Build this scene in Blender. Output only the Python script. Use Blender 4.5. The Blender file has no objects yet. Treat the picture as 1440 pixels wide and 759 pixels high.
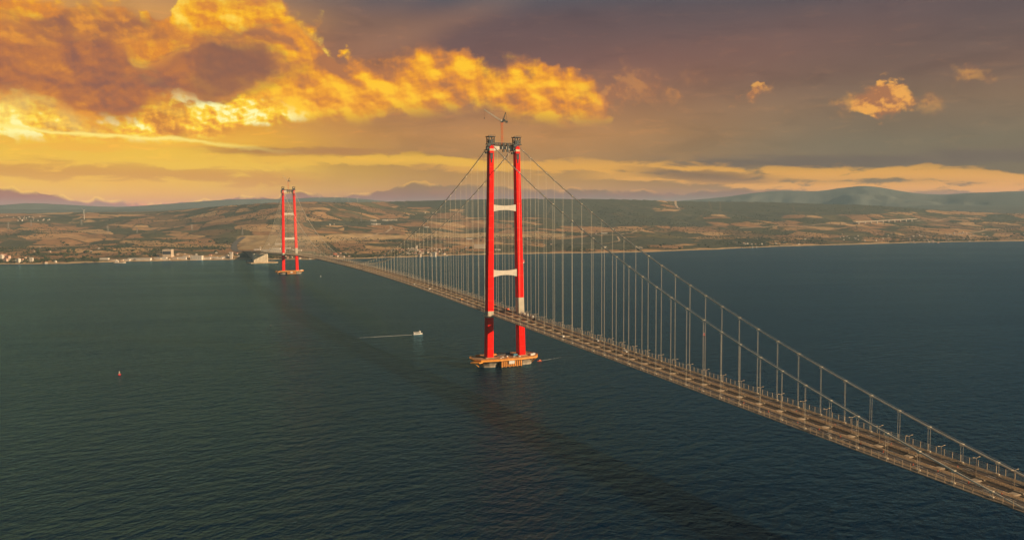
import bpy, bmesh, math, random
import numpy as np
from mathutils import Vector, Matrix

SC = bpy.context.scene
COL = SC.collection
random.seed(7)
RNG = np.random.default_rng(7)

# ------------------------------------------------------------------ camera
CAM = (-442.5, -1046.2, 209.0)
YAW, PITCH, ROLL, FPX = 0.40948, -0.06673, -0.00598, 1145.6     # focal length in units of a 1440 wide picture
_fw = Vector((math.sin(YAW) * math.cos(PITCH), math.cos(YAW) * math.cos(PITCH), math.sin(PITCH)))
_r = Vector((math.cos(YAW), -math.sin(YAW), 0.0))
_u = _r.cross(_fw)
RGT = _r * math.cos(ROLL) + _u * math.sin(ROLL)
UPV = -_r * math.sin(ROLL) + _u * math.cos(ROLL)
cam_data = bpy.data.cameras.new('camera')
cam = bpy.data.objects.new('camera', cam_data)
COL.objects.link(cam)
cam_data.sensor_fit = 'HORIZONTAL'
cam_data.sensor_width = 36.0
cam_data.lens = 36.0 * FPX / 1440.0
cam_data.clip_start = 1.0
cam_data.clip_end = 200000.0
M3 = Matrix((RGT, UPV, -_fw)).transposed()
cam.matrix_world = Matrix.Translation(CAM) @ M3.to_4x4()
SC.camera = cam

# ------------------------------------------------------------------ exposure
SC.view_settings.view_transform = 'Standard'
SC.view_settings.look = 'None'
SC.view_settings.exposure = 0.6
SC.view_settings.gamma = 1.0
SC.view_settings.use_curve_mapping = False
EXPO = 2.0 ** 0.6
SKYK = 10.0 / EXPO            # sky colours below are written as they show; background strength is 0.1

# ------------------------------------------------------------------ sun (behind the camera and to its right)
SUN_DIR = Vector((0.66, -0.675, 0.33)).normalized()
sun_elev = math.asin(SUN_DIR.z)
sun_az = math.atan2(SUN_DIR.x, SUN_DIR.y)
sl = bpy.data.lights.new('sun', 'SUN')
sl.energy = 5.0
sl.angle = math.radians(0.5)
sl.color = (1.0, 0.73, 0.46)
so = bpy.data.objects.new('sun', sl)
COL.objects.link(so)
so.rotation_euler = SUN_DIR.to_track_quat('Z', 'Y').to_euler()
so.location = (0, -300, 900)


def direction_of(px, py):
    """azimuth / elevation in degrees of a point of the 1440 x 759 picture, azimuth from the view axis"""
    d = _fw * FPX + RGT * (px - 720.0) + UPV * (379.5 - py)
    return (math.degrees(math.atan2(d.x, d.y)) - math.degrees(YAW),
            math.degrees(math.atan2(d.z, math.hypot(d.x, d.y))))


def lin(r, g, b):
    def f(c):
        c /= 255.0
        return c / 12.92 if c <= 0.04045 else ((c + 0.055) / 1.055) ** 2.4
    return (f(r), f(g), f(b))


# ------------------------------------------------------------------ node expression helper
class NT:
    def __init__(self, tree):
        self.t = tree
        self.n = tree.nodes
        self.l = tree.links

    def put(self, sock, v):
        if isinstance(v, X):
            self.l.new(v.s, sock)
        elif isinstance(v, bpy.types.NodeSocket):
            self.l.new(v, sock)
        elif isinstance(v, (tuple, list)):
            v = tuple(v)
            if sock.type == 'RGBA' and len(v) == 3:
                v = v + (1.0,)
            sock.default_value = v
        else:
            sock.default_value = v

    def math(self, op, a, b=None, c=None, clamp=False):
        n = self.n.new('ShaderNodeMath')
        n.operation = op
        n.use_clamp = clamp
        self.put(n.inputs[0], a)
        if b is not None:
            self.put(n.inputs[1], b)
        if c is not None:
            self.put(n.inputs[2], c)
        return X(self, n.outputs[0])

    def step(self, lo, hi, v):
        n = self.n.new('ShaderNodeMapRange')
        n.interpolation_type = 'SMOOTHSTEP'
        self.put(n.inputs['Value'], v)
        self.put(n.inputs['From Min'], lo)
        self.put(n.inputs['From Max'], hi)
        n.inputs['To Min'].default_value = 0.0
        n.inputs['To Max'].default_value = 1.0
        return X(self, n.outputs['Result'])

    def xyz(self, x, y, z=0.0):
        n = self.n.new('ShaderNodeCombineXYZ')
        self.put(n.inputs[0], x)
        self.put(n.inputs[1], y)
        self.put(n.inputs[2], z)
        return X(self, n.outputs[0])

    def sep(self, v):
        n = self.n.new('ShaderNodeSeparateXYZ')
        self.put(n.inputs[0], v)
        return [X(self, o) for o in n.outputs]

    def place(self, v, scale=(1, 1, 1), loc=(0, 0, 0)):
        n = self.n.new('ShaderNodeMapping')
        self.put(n.inputs['Vector'], v)
        n.inputs['Location'].default_value = loc
        n.inputs['Scale'].default_value = scale
        return X(self, n.outputs[0])

    def sepc(self, v):
        n = self.n.new('ShaderNodeSeparateColor')
        self.put(n.inputs[0], v)
        return [X(self, o) for o in n.outputs[:3]]

    def noise(self, v, scale, detail=5.0, rough=0.55, dist=0.0, lac=2.0, color=False, flat=False):
        n = self.n.new('ShaderNodeTexNoise')
        n.noise_dimensions = '2D' if flat else '3D'
        self.put(n.inputs['Vector'], v)
        self.put(n.inputs['Scale'], scale)
        n.inputs['Detail'].default_value = detail
        n.inputs['Roughness'].default_value = rough
        n.inputs['Lacunarity'].default_value = lac
        n.inputs['Distortion'].default_value = dist
        return X(self, n.outputs['Color' if color else 'Fac'])

    def voronoi(self, v, scale, feature='F1', out='Distance', rnd=1.0, flat=False):
        n = self.n.new('ShaderNodeTexVoronoi')
        n.voronoi_dimensions = '2D' if flat else '3D'
        n.feature = feature
        self.put(n.inputs['Vector'], v)
        self.put(n.inputs['Scale'], scale)
        n.inputs['Randomness'].default_value = rnd
        return X(self, n.outputs[out])

    def mix(self, f, a, b):
        n = self.n.new('ShaderNodeMix')
        n.data_type = 'RGBA'
        n.clamp_factor = True
        self.put(n.inputs[0], f)
        self.put(n.inputs[6], a)
        self.put(n.inputs[7], b)
        return X(self, n.outputs[2])

    def blend(self, op, f, a, b):
        n = self.n.new('ShaderNodeMix')
        n.data_type = 'RGBA'
        n.blend_type = op
        self.put(n.inputs[0], f)
        self.put(n.inputs[6], a)
        self.put(n.inputs[7], b)
        return X(self, n.outputs[2])

    def ramp(self, v, stops, interp='LINEAR'):
        n = self.n.new('ShaderNodeValToRGB')
        n.color_ramp.interpolation = interp
        el = n.color_ramp.elements
        while len(el) < len(stops):
            el.new(0.5)
        for e, (p, c) in zip(el, stops):
            e.position = p
            e.color = tuple(c) + (1.0,)
        self.put(n.inputs[0], v)
        return X(self, n.outputs[0])

    def curve(self, v, pts):
        """piecewise smooth function of v through pts [(x, y), ...]"""
        xs = [p[0] for p in pts]
        ys = [p[1] for p in pts]
        x0, x1, y0, y1 = min(xs), max(xs), min(ys), max(ys)
        y1 = max(y1, y0 + 1e-3)
        u = (v - x0) / (x1 - x0)
        n = self.n.new('ShaderNodeFloatCurve')
        cv = n.mapping.curves[0]
        q = sorted(((x - x0) / (x1 - x0), (y - y0) / (y1 - y0)) for x, y in pts)
        while len(cv.points) < len(q):
            cv.points.new(0.5, 0.5)
        for p, (a, b) in zip(cv.points, q):
            p.location = (a, b)
            p.handle_type = 'AUTO_CLAMPED'
        n.mapping.extend = 'HORIZONTAL'
        n.mapping.update()
        self.put(n.inputs['Value'], u)
        return X(self, n.outputs[0]) * (y1 - y0) + y0


class X:
    def __init__(self, nt, s):
        self.nt = nt
        self.s = s

    def __add__(a, b): return a.nt.math('ADD', a, b)
    def __radd__(a, b): return a.nt.math('ADD', b, a)
    def __sub__(a, b): return a.nt.math('SUBTRACT', a, b)
    def __rsub__(a, b): return a.nt.math('SUBTRACT', b, a)
    def __mul__(a, b): return a.nt.math('MULTIPLY', a, b)
    def __rmul__(a, b): return a.nt.math('MULTIPLY', b, a)
    def __rtruediv__(a, b): return a.nt.math('DIVIDE', b, a)
    def __truediv__(a, b): return a.nt.math('DIVIDE', a, b)
    def min(a, b): return a.nt.math('MINIMUM', a, b)
    def max(a, b): return a.nt.math('MAXIMUM', a, b)
    def clamp(a): return a.nt.math('ADD', a, 0.0, clamp=True)
    def abs(a): return a.nt.math('ABSOLUTE', a)
    def pow(a, b): return a.nt.math('POWER', a, b)

# ------------------------------------------------------------------ sky: Nishita above, a broken cloud deck painted in direction space by noise
world = bpy.data.worlds.new('World')
SC.world = world
world.use_nodes = True
world.node_tree.nodes.clear()
W = NT(world.node_tree)
wout = W.n.new('ShaderNodeOutputWorld')
wbg = W.n.new('ShaderNodeBackground')
wbg.inputs['Strength'].default_value = 0.1
W.l.new(wbg.outputs[0], wout.inputs[0])
nish = W.n.new('ShaderNodeTexSky')
nish.sky_type = 'NISHITA'
nish.sun_disc = False
nish.sun_elevation = sun_elev
nish.sun_rotation = sun_az
nish.air_density = 1.2
nish.dust_density = 2.0
tc = W.n.new('ShaderNodeTexCoord')
dx, dy, dz = W.sep(tc.outputs['Generated'])
cy_, sy_ = math.cos(YAW), math.sin(YAW)
vx = dx * cy_ - dy * sy_           # across the view axis
vy = dx * sy_ + dy * cy_           # along it
# one point (azimuth, elevation) that every cloud layer starts from; layers move it with Mapping nodes,
# which keeps the number of values alive at once small enough for the renderer
BP = W.place(W.xyz(W.math('ARCTAN2', vx, vy) * 57.29578, W.math('ARCSINE', dz) * 57.29578))
A, EL, _z = W.sep(BP)


def spot(scale, loc):
    """the point scaled and moved; the third number of loc is a seed"""
    return W.place(BP, scale, (loc[0] + loc[2] * 17.31, loc[1] - loc[2] * 9.17, 0.0))


def N2(*a, **k): return W.noise(*a, flat=True, **k)


def V2(*a, **k): return W.voronoi(*a, flat=True, **k)


def pts(*px):
    """picture points -> (azimuth, elevation) pairs of a cloud outline"""
    return [direction_of(*p) for p in px]


HAZE_DENSITY, HAZE_TOP = 3.2e-5, 800.0      # the air below (built with the land) veils the low sky; its share is taken off the sky behind


def S(r, g, b):
    return lin(r, g, b)


# --- the wash of the far sky: three vertical gradients, left / middle / right
def grad(*stops):           # stops (elevation, colour), 0..16 degrees
    return W.ramp(EL / 16.0, [(e / 16.0, S(*c)) for e, c in stops])


g_left = grad((0.0, (196, 142, 76)), (1.6, (230, 178, 68)), (3.2, (240, 190, 64)), (5.0, (240, 178, 58)), (7.0, (220, 148, 62)), (10.0, (205, 130, 70)), (13.0, (205, 150, 90)), (16.0, (160, 125, 110)))
g_mid = grad((0.0, (160, 130, 95)), (1.8, (190, 148, 92)), (3.6, (172, 133, 92)), (5.5, (186, 136, 88)), (8.0, (160, 116, 88)), (10.5, (122, 93, 88)), (13.0, (108, 88, 88)), (16.0, (98, 86, 92)))
g_right = grad((0.0, (150, 132, 100)), (1.2, (166, 140, 98)), (2.4, (128, 116, 98)), (4.5, (127, 116, 97)), (7.0, (134, 112, 92)), (9.0, (122, 99, 88)), (12.0, (103, 90, 90)), (16.0, (92, 84, 92)))
w1 = W.step(-26.0, -3.0, A + N2(spot( (1.0, 1.0, 1.0), (0.0, 0.0, 0.0)), 0.12, 2.0) * 8.0 - 4.0)
w2 = W.step(0.0, 24.0, A)
sky = W.mix(w2, W.mix(w1, g_left, g_mid), g_right)

# soft broad unevenness and slanting light rays out of the left
soft = N2(spot( (0.35, 1.0, 1.0), (0.0, 0.0, 3.0)), 0.42, 4.0, 0.5)
sky = W.blend('OVERLAY', 0.35, sky, W.mix(soft, (0.33, 0.33, 0.34), (0.68, 0.66, 0.63)))
rayc = (EL - 9.0) - (A + 16.0) * 0.36
ray = W.step(1.6, 0.0, rayc.abs()) * W.step(-18.0, -8.0, A) * W.step(8.0, -3.0, A) * W.step(7.0, 10.0, EL)
sky = W.mix(ray * 0.22, sky, S(190, 140, 105))
ray2 = W.step(3.0, 0.0, ((EL - 9.5) - (A - 4.0) * 0.10).abs()) * W.step(-2.0, 10.0, A) * W.step(34.0, 16.0, A)
sky = W.mix(ray2 * 0.22, sky, S(160, 108, 88))

# --- thin streaks (low right sky, and under the cumulus)
def streak(center, half, a_lo, a_hi, seed, col, amt, sx=0.16, scale=1.0, thr=0.5, w=0.16, tilt=0.0):
    global sky
    q = spot( (sx, 1.0, 1.0), (0.0, 0.0, seed))
    n = N2(q, scale, 6.0, 0.6, 0.35)
    c = W.curve(A, center) if isinstance(center, list) else center
    band = W.step(half, 0.0, (EL - c).abs())
    lim = W.step(a_lo - 3.0, a_lo + 3.0, A) * W.step(a_hi + 3.0, a_hi - 3.0, A)
    m = W.step(thr - w, thr + w, n + band * 0.45 - 0.25) * band.pow(0.5) * lim
    sky = W.mix(m * amt, sky, S(*col))


streak(3.35, 0.9, 10, 60, 21.0, (118, 106, 96), 0.8)
streak(pts((680, 232), (800, 236), (950, 240), (1100, 246), (1250, 244), (1440, 252)), 1.0, -6, 60, 22.0, (222, 165, 88), 0.95, 0.2, 1.3, 0.53, 0.10)
streak(pts((800, 246), (950, 250), (1100, 262), (1280, 262), (1440, 264)), 0.65, 6, 60, 23.0, (226, 168, 92), 0.9, 0.28, 1.6, 0.5, 0.10)
streak(pts((880, 240), (1000, 248), (1080, 252)), 0.7, 9, 17, 24.0, (132, 112, 95), 0.9, 0.22, 1.2, 0.42, 0.1)
streak(pts((300, 222), (420, 226), (560, 224), (700, 236)), 0.7, -22, -1, 25.0, (232, 180, 72), 0.95, 0.26, 1.5, 0.49, 0.09)
streak(pts((330, 212), (480, 213), (560, 214)), 0.5, -20, -9, 26.0, (178, 128, 86), 0.8, 0.2, 1.4, 0.45, 0.1)
streak(pts((0, 214), (200, 222), (400, 240)), 1.5, -40, -14, 27.0, (236, 190, 84), 0.75, 0.2, 1.4, 0.53, 0.10)
streak(pts((0, 236), (200, 244), (400, 252)), 1.1, -40, -14, 28.0, (206, 150, 78), 0.75, 0.2, 1.5, 0.52, 0.10)

vl = N2(spot( (0.16, 0.75, 1.0), (0.0, 0.0, 61.0)), 0.9, 7.0, 0.6, 0.4)
vl2 = N2(spot( (0.30, 1.3, 1.0), (0.0, 0.0, 63.0)), 1.3, 7.0, 0.62, 0.3)
sky = W.mix(W.step(0.50, 0.70, vl) * 0.45 * W.step(2.5, 5.0, EL), sky, W.blend('MULTIPLY', 1.0, sky, (0.78, 0.80, 0.86)))
sky = W.mix(W.step(0.54, 0.72, vl2) * 0.40 * W.step(2.5, 5.0, EL), sky, W.blend('MULTIPLY', 1.0, sky, (1.32, 1.20, 1.05)))

# --- billowing clouds: outline curves eaten by warped noise; lit by the slope of coarse and fine noise toward the light
def billow(top, bot, soft_t, soft_b, amp, scale, seed, light, cols, sx=0.75, edge=0.2, alpha=1.0, k=(2.8, 1.7), bias=0.5, vert=0.0, warp=1.4, fade=None, side=None, rim=None, body=0.0, limk=0.5, frough=0.60, puff=0.0):
    """cols: shadow, middle, lit, brightest"""
    global sky
    def at(ds=0.0, dl=0.0):
        return spot( (sx, 1.0, 1.0), (light[0] * dl * sx, light[1] * dl, seed + ds))
    wn = N2(at(1.7), scale * 0.45, 2.0, 0.5)
    big1 = N2(at(), scale * 0.62, 2.0, 0.5, warp * 0.22)
    big2 = N2(at(0.0, 2.2), scale * 0.62, 2.0, 0.5, warp * 0.22)
    if puff:
        v1 = V2(at(), scale * 1.15, 'SMOOTH_F1')
        v2 = V2(at(0.0, 1.1), scale * 1.15, 'SMOOTH_F1')
        v3 = V2(at(3.0), scale * 2.9, 'SMOOTH_F1')
        v4 = V2(at(3.0, 0.5), scale * 2.9, 'SMOOTH_F1')
        big1 = big1 + (0.42 - v1) * puff + (0.42 - v3) * (puff * 0.45)
        big2 = big2 + (0.42 - v2) * puff + (0.42 - v4) * (puff * 0.45)
    f1 = N2(at(7.0), scale * 1.9, 8.0, frough, warp * 0.06)
    f2 = N2(at(7.0, 0.55), scale * 1.9, 6.0, frough, warp * 0.06)
    t = W.curve(A, top)
    b = W.curve(A, bot)
    a0, a1 = top[0][0], top[-1][0]
    lim = ((A - a0) * limk).min((a1 - A) * limk)
    inside = ((t - EL) / soft_t).min((EL - b) / soft_b).min(lim)
    den = (inside.min(1.2)).max(-6.0) * 0.5 + (big1 - 0.5) * amp * 0.85 + (f1 - 0.5) * amp * 0.6
    sv = W.step(0.3, 0.7, wn) * 1.8 + 0.35
    m = W.step(edge * sv * -1.0, edge * sv, den)
    if fade: m = m * W.step(b - fade * 0.4, b + fade, EL)
    rel = (EL - (t + b) * 0.5) / (t - b).max(0.3)
    lit = ((big1 - big2) * k[0] + (f1 - f2) * k[1] + bias + rel * vert - (den.min(1.0)) * body).clamp()
    c = W.ramp(lit, [(0.08, S(*cols[0])), (0.42, S(*cols[1])), (0.68, S(*cols[2])), (0.95, S(*cols[3]))])
    if side: c = W.mix(W.step(side[0], side[1], A + (big1 - 0.5) * 14.0) * side[3], c, S(*side[2]))
    if rim:
        rm = W.step(0.0, 0.12, den) * W.step(rim[1], 0.05, den) * W.step(0.38, 0.6, f2)
        c = W.mix(rm * rim[2], c, S(*rim[0]))
    sky = W.mix(m * alpha, sky, c)
    return m


# bright glowing cloud at the left, behind the dark masses
billow(pts((-120, -60), (0, -30), (70, -8), (150, 2), (205, 12), (250, -8), (300, -40), (360, -40), (400, 10), (430, 50)),
       pts((-120, 60), (0, 70), (150, 90), (240, 100), (330, 110), (400, 116), (430, 110)),
       1.4, 2.0, 1.5, 0.5, 3.3, (-0.35, -0.35), ((190, 120, 76), (226, 142, 58), (250, 182, 46), (255, 218, 92)), puff=0.36, warp=0.9, k=(1.3, 1.0), bias=0.54)
billow(pts((-160, 100), (0, 112), (120, 116), (240, 128), (330, 124), (400, 136), (440, 150)),
       pts((-160, 205), (0, 200), (120, 198), (240, 200), (330, 190), (400, 178), (440, 168)),
       1.1, 1.0, 1.7, 0.62, 8.1, (-0.3, -0.3), ((202, 132, 62), (244, 172, 44), (255, 214, 66), (255, 248, 172)), puff=0.40, warp=0.9, k=(1.6, 1.5), bias=0.56, fade=0.7, side=(-24.5, -30.5, (255, 238, 140), 0.45))
# the long orange cumulus from the middle
billow(pts((336, 60), (362, 44), (392, 40), (440, 58), (480, 74), (540, 86), (600, 84), (640, 74), (670, 84), (690, 98), (740, 102), (795, 94), (825, 110), (850, 150)),
       pts((336, 130), (362, 150), (392, 160), (440, 172), (480, 174), (540, 168), (600, 162), (640, 158), (690, 160), (740, 170), (795, 174), (825, 172), (850, 170)),
       1.0, 1.2, 1.5, 0.56, 1.7, (-0.22, -0.36), ((178, 118, 80), (222, 142, 66), (246, 170, 46), (255, 198, 50)), vert=-0.62, fade=1.3, bias=0.60, puff=0.42, warp=0.8, k=(2.0, 1.0))
billow(pts((835, 130), (860, 112), (890, 102), (920, 110), (950, 126)), pts((835, 150), (860, 146), (890, 138), (920, 136), (950, 134)),
       0.9, 0.9, 1.3, 1.1, 5.2, (-0.3, -0.1), ((170, 116, 84), (196, 130, 82), (216, 146, 84), (224, 152, 84)), alpha=0.45, edge=0.4)
# the dark belly at the left
billow(pts((-160, 26), (0, 30), (60, 34), (130, 40), (172, 56), (205, 84), (236, 78), (262, 62), (290, 52), (345, 50), (385, 66), (410, 100)),
       pts((-160, 146), (0, 138), (60, 142), (100, 156), (122, 172), (190, 164), (215, 146), (260, 142), (300, 144), (345, 130), (385, 114), (410, 108)),
       0.9, 0.9, 1.05, 0.5, 12.4, (-0.25, -0.5), ((148, 100, 84), (178, 113, 77), (200, 127, 71), (228, 152, 66)), k=(1.5, 1.1), bias=0.46, vert=-0.45, side=(-25.0, -18.0, (138, 98, 82), 0.7), rim=((244, 164, 66), 0.4, 0.4), edge=0.30, warp=2.0)
billow(pts((30, 30), (70, 22), (140, 14), (190, 20), (235, 44)), pts((30, 44), (70, 48), (140, 52), (190, 56), (235, 54)),
       0.7, 0.7, 1.7, 0.7, 17.2, (-0.3, -0.5), ((150, 102, 84), (170, 112, 78), (200, 130, 72), (226, 150, 66)), k=(1.4, 1.4), edge=0.3, alpha=0.9)
# the thin blinding line under them
ln = W.curve(A, pts((-100, 168), (0, 176), (80, 186), (160, 191), (250, 196), (330, 206), (420, 214)))
lnn = N2(spot( (0.35, 1.0, 1.0), (0.0, 0.0, 31.0)), 1.4, 5.0, 0.6)
lm_ = W.step(0.24, 0.0, (EL - ln + (lnn - 0.5) * 0.5).abs()) * W.step(-13.0, -24.0, A)
sky = W.mix(lm_ * 0.9, sky, S(255, 232, 128))

# small puffs in the right sky
for top, bot, sd, al, ed in ((pts((1200, 138), (1220, 125), (1248, 114), (1272, 121), (1288, 140)), pts((1200, 150), (1220, 157), (1248, 163), (1272, 157), (1288, 148)), 41.0, 0.95, 0.2),
                         (pts((1172, 146), (1186, 141), (1204, 145)), pts((1172, 150), (1186, 152), (1204, 150)), 47.0, 0.4, 0.4),
                         (pts((1036, 136), (1054, 126), (1068, 116), (1084, 122)), pts((1036, 139), (1054, 139), (1068, 131), (1084, 127)), 43.0, 0.75, 0.3),
                         (pts((1298, 142), (1308, 138), (1318, 142)), pts((1298, 146), (1308, 147), (1318, 146)), 48.0, 0.5, 0.4),
                         (pts((1352, 102), (1362, 95), (1376, 97), (1386, 104)), pts((1352, 106), (1362, 110), (1376, 109), (1386, 106)), 45.0, 0.45, 0.35)):
    billow(top, bot, 0.55, 0.55, 1.15, 1.5, sd, (-0.12, -0.3), ((172, 118, 84), (208, 142, 84), (228, 160, 84), (238, 170, 86)), alpha=al, edge=ed, limk=2.2)

# --- the low bank along the horizon with its lit rim
bank = W.curve(A, pts((-300, 262), (0, 268), (50, 270), (110, 280), (160, 284), (240, 287), (330, 276), (430, 272), (520, 268), (580, 262), (640, 260), (690, 260), (740, 266), (860, 266), (960, 268), (1060, 266), (1160, 276), (1300, 288), (1700, 292)))
bn = N2(spot( (0.8, 0.5, 1.0), (0.0, 0.0, 51.0)), 0.55, 6.0, 0.55)
bb = V2(spot( (0.9, 0.6, 1.0), (0.0, 0.0, 50.0)), 0.42, 'SMOOTH_F1')
bb2 = V2(spot( (0.9, 0.9, 1.0), (0.0, 0.0, 57.0)), 1.25, 'SMOOTH_F1')
dnb = bank - EL + (bn - 0.5) * 0.85 - (bb - 0.4) * 0.55 - (bb2 - 0.4) * 0.36
bm = W.step(-0.02, 0.08, dnb)
bcol = W.mix(W.step(-30.0, 6.0, A), S(164, 124, 80), S(148, 127, 94))
bcol = W.mix(W.step(0.4, 0.7, N2(spot( (0.5, 1.6, 1.0), (0.0, 0.0, 55.0)), 1.1, 5.0, 0.6)) * 0.35, bcol, S(172, 132, 92))
brim = W.step(0.30, 0.02, dnb) * W.step(26.0, 2.0, A)
bcol = W.mix(brim * W.step(0.44, 0.62, bn + 0.05), bcol, W.mix(W.step(-26.0, 4.0, A), S(244, 196, 104), S(212, 160, 92)))
sky = W.mix(bm * 0.92 * W.step(34.0, 12.0, A), sky, bcol)

# --- above and behind: unseen blue-teal tone added over the dimmed Nishita to colour the water
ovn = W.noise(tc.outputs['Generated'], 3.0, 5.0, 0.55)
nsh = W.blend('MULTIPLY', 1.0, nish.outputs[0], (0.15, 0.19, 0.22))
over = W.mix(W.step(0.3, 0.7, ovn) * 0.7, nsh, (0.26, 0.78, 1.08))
AIR = (0.365, 0.385, 0.315)
tanE = W.math('TANGENT', EL.max(0.8) / 57.29578)
tr_ = W.math('EXPONENT', (HAZE_TOP - CAM[2]) * -HAZE_DENSITY / tanE)
veil = 1.0 - tr_
skyc = W.blend('SUBTRACT', 1.0, sky, W.mix(veil, (0, 0, 0), AIR))
skyc = W.blend('DIVIDE', 1.0, W.blend('LIGHTEN', 1.0, skyc, (0.01, 0.008, 0.006)), W.mix(tr_, (0, 0, 0), (1, 1, 1)))
skyv = W.blend('MULTIPLY', 1.0, skyc, (SKYK, SKYK, SKYK))
front = W.step(60.0, 42.0, A.abs())
lowm = W.step(17.0, 12.9, EL)
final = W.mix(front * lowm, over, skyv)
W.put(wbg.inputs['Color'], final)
world.cycles.sampling_method = 'MANUAL'
world.cycles.sample_map_resolution = 1024

# ------------------------------------------------------------------ object helpers
def tag(o, label=None, cat=None, group=None, kind=None):
    if label: o['label'] = label
    if cat: o['category'] = cat
    if group: o['group'] = group
    if kind: o['kind'] = kind
    return o


def empty(name, loc=(0, 0, 0), rz=0.0, parent=None):
    o = bpy.data.objects.new(name, None)
    o.empty_display_size = 1.0
    COL.objects.link(o)
    o.location = loc
    o.rotation_euler = (0, 0, rz)
    if parent: o.parent = parent
    return o


KIDS = {}


def adopt(o, parent):
    if parent is not None:
        o.parent = parent
        KIDS.setdefault(parent.name, []).append(o)


def copy_tree(o, parent=None):
    c = o.copy()
    COL.objects.link(c)
    if parent is not None:
        adopt(c, parent)
    for ch in KIDS.get(o.name, []):
        copy_tree(ch, c)
    return c


class MB:
    """collects shapes; build() links them as one mesh object"""
    def __init__(self):
        self.v, self.f, self.m = [], [], []

    def add(self, verts, faces, mi=0):
        b = len(self.v)
        self.v.extend([tuple(p) for p in verts])
        for f in faces:
            self.f.append(tuple(i + b for i in f))
            self.m.append(mi)
        return self

    BOXF = [(0, 3, 2, 1), (4, 5, 6, 7), (0, 1, 5, 4), (1, 2, 6, 5), (2, 3, 7, 6), (3, 0, 4, 7)]

    def box(self, x0, x1, y0, y1, z0, z1, mi=0):
        return self.add([(x0, y0, z0), (x1, y0, z0), (x1, y1, z0), (x0, y1, z0), (x0, y0, z1), (x1, y0, z1), (x1, y1, z1), (x0, y1, z1)], self.BOXF, mi)

    def bar(self, a, b, w, h=None, mi=0, up=(0, 0, 1)):
        """rectangular bar from a to b"""
        h = w if h is None else h
        a, b = Vector(a), Vector(b)
        d = (b - a).normalized()
        u = Vector(up)
        if abs(d.dot(u)) > 0.99: u = Vector((0, 1, 0))
        s = d.cross(u).normalized()
        t = s.cross(d).normalized()
        q = []
        for p in (a, b):
            for sx, sy in ((-1, -1), (1, -1), (1, 1), (-1, 1)):
                q.append(p + s * (sx * w / 2) + t * (sy * h / 2))
        return self.add(q, [(3, 2, 1, 0), (4, 5, 6, 7), (0, 1, 5, 4), (1, 2, 6, 5), (2, 3, 7, 6), (3, 0, 4, 7)], mi)

    def loft(self, rings, mi=0, cap=True, mis=None):
        """rings: lists of points, same count, joined in order"""
        n = len(rings[0])
        b = len(self.v)
        for r in rings:
            self.v.extend([tuple(p) for p in r])
        for k in range(len(rings) - 1):
            for i in range(n):
                j = (i + 1) % n
                self.f.append((b + k * n + i, b + k * n + j, b + (k + 1) * n + j, b + (k + 1) * n + i))
                self.m.append(mis[k] if mis else mi)
        if cap:
            self.f.append(tuple(b + i for i in reversed(range(n)))); self.m.append(mis[0] if mis else mi)
            e = b + (len(rings) - 1) * n
            self.f.append(tuple(e + i for i in range(n))); self.m.append(mis[-1] if mis else mi)
        return self

    def prism(self, poly, z0, z1, mi=0, s1=1.0):
        """poly (x, y) counter clockwise, optional scale at the top"""
        cx = sum(p[0] for p in poly) / len(poly)
        cy = sum(p[1] for p in poly) / len(poly)
        return self.loft([[(x, y, z0) for x, y in poly], [(cx + (x - cx) * s1, cy + (y - cy) * s1, z1) for x, y in poly]], mi)

    def tube(self, pts, r, n=8, mi=0, r1=None):
        pts = [Vector(p) for p in pts]
        rings = []
        for i, p in enumerate(pts):
            d = (pts[min(i + 1, len(pts) - 1)] - pts[max(i - 1, 0)]).normalized()
            u = Vector((1, 0, 0)) if abs(d.x) < 0.9 else Vector((0, 0, 1))
            s = d.cross(u).normalized()
            t = d.cross(s).normalized()
            rr = r if r1 is None else r + (r1 - r) * i / (len(pts) - 1)
            rings.append([p + (s * math.cos(a) + t * math.sin(a)) * rr for a in [2 * math.pi * k / n for k in range(n)]])
        return self.loft(rings, mi)

    def sweep(self, section, stations, mi=0):
        """section (x, z) swept along stations [(y, z)]"""
        return self.loft([[(x, y, z + dz) for x, dz in section] for y, z in stations], mi)

    def build(self, name, mats, parent=None, smooth=False, origin=None):
        me = bpy.data.meshes.new(name)
        v = self.v
        if origin is not None:
            v = [(p[0] - origin[0], p[1] - origin[1], p[2] - origin[2]) for p in v]
        me.from_pydata(v, [], self.f)
        mats = mats if isinstance(mats, (list, tuple)) else [mats]
        for m in mats: me.materials.append(m)
        if len(mats) > 1: me.polygons.foreach_set('material_index', self.m)
        if smooth: me.polygons.foreach_set('use_smooth', [True] * len(self.f))
        bm = bmesh.new()
        bm.from_mesh(me)
        bmesh.ops.recalc_face_normals(bm, faces=bm.faces)
        bm.to_mesh(me)
        bm.free()
        o = bpy.data.objects.new(name, me)
        COL.objects.link(o)
        if origin is not None: o.location = origin
        adopt(o, parent)
        return o


def np_mesh(name, verts, faces, mat, smooth=True):
    """verts (n,3), faces (m,k) arrays"""
    me = bpy.data.meshes.new(name)
    n, (m, k) = len(verts), faces.shape
    me.vertices.add(n)
    me.vertices.foreach_set('co', np.asarray(verts, np.float32).ravel())
    me.loops.add(m * k)
    me.loops.foreach_set('vertex_index', faces.astype(np.int32).ravel())
    me.polygons.add(m)
    me.polygons.foreach_set('loop_start', np.arange(0, m * k, k, dtype=np.int32))
    me.polygons.foreach_set('use_smooth', np.full(m, smooth))
    me.update(calc_edges=True)
    me.validate()
    if mat: me.materials.append(mat)
    o = bpy.data.objects.new(name, me)
    COL.objects.link(o)
    return o


# ------------------------------------------------------------------ materials
def new_mat(name):
    m = bpy.data.materials.new(name)
    m.use_nodes = True
    t = NT(m.node_tree)
    b = m.node_tree.nodes['Principled BSDF']
    return m, t, b


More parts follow.
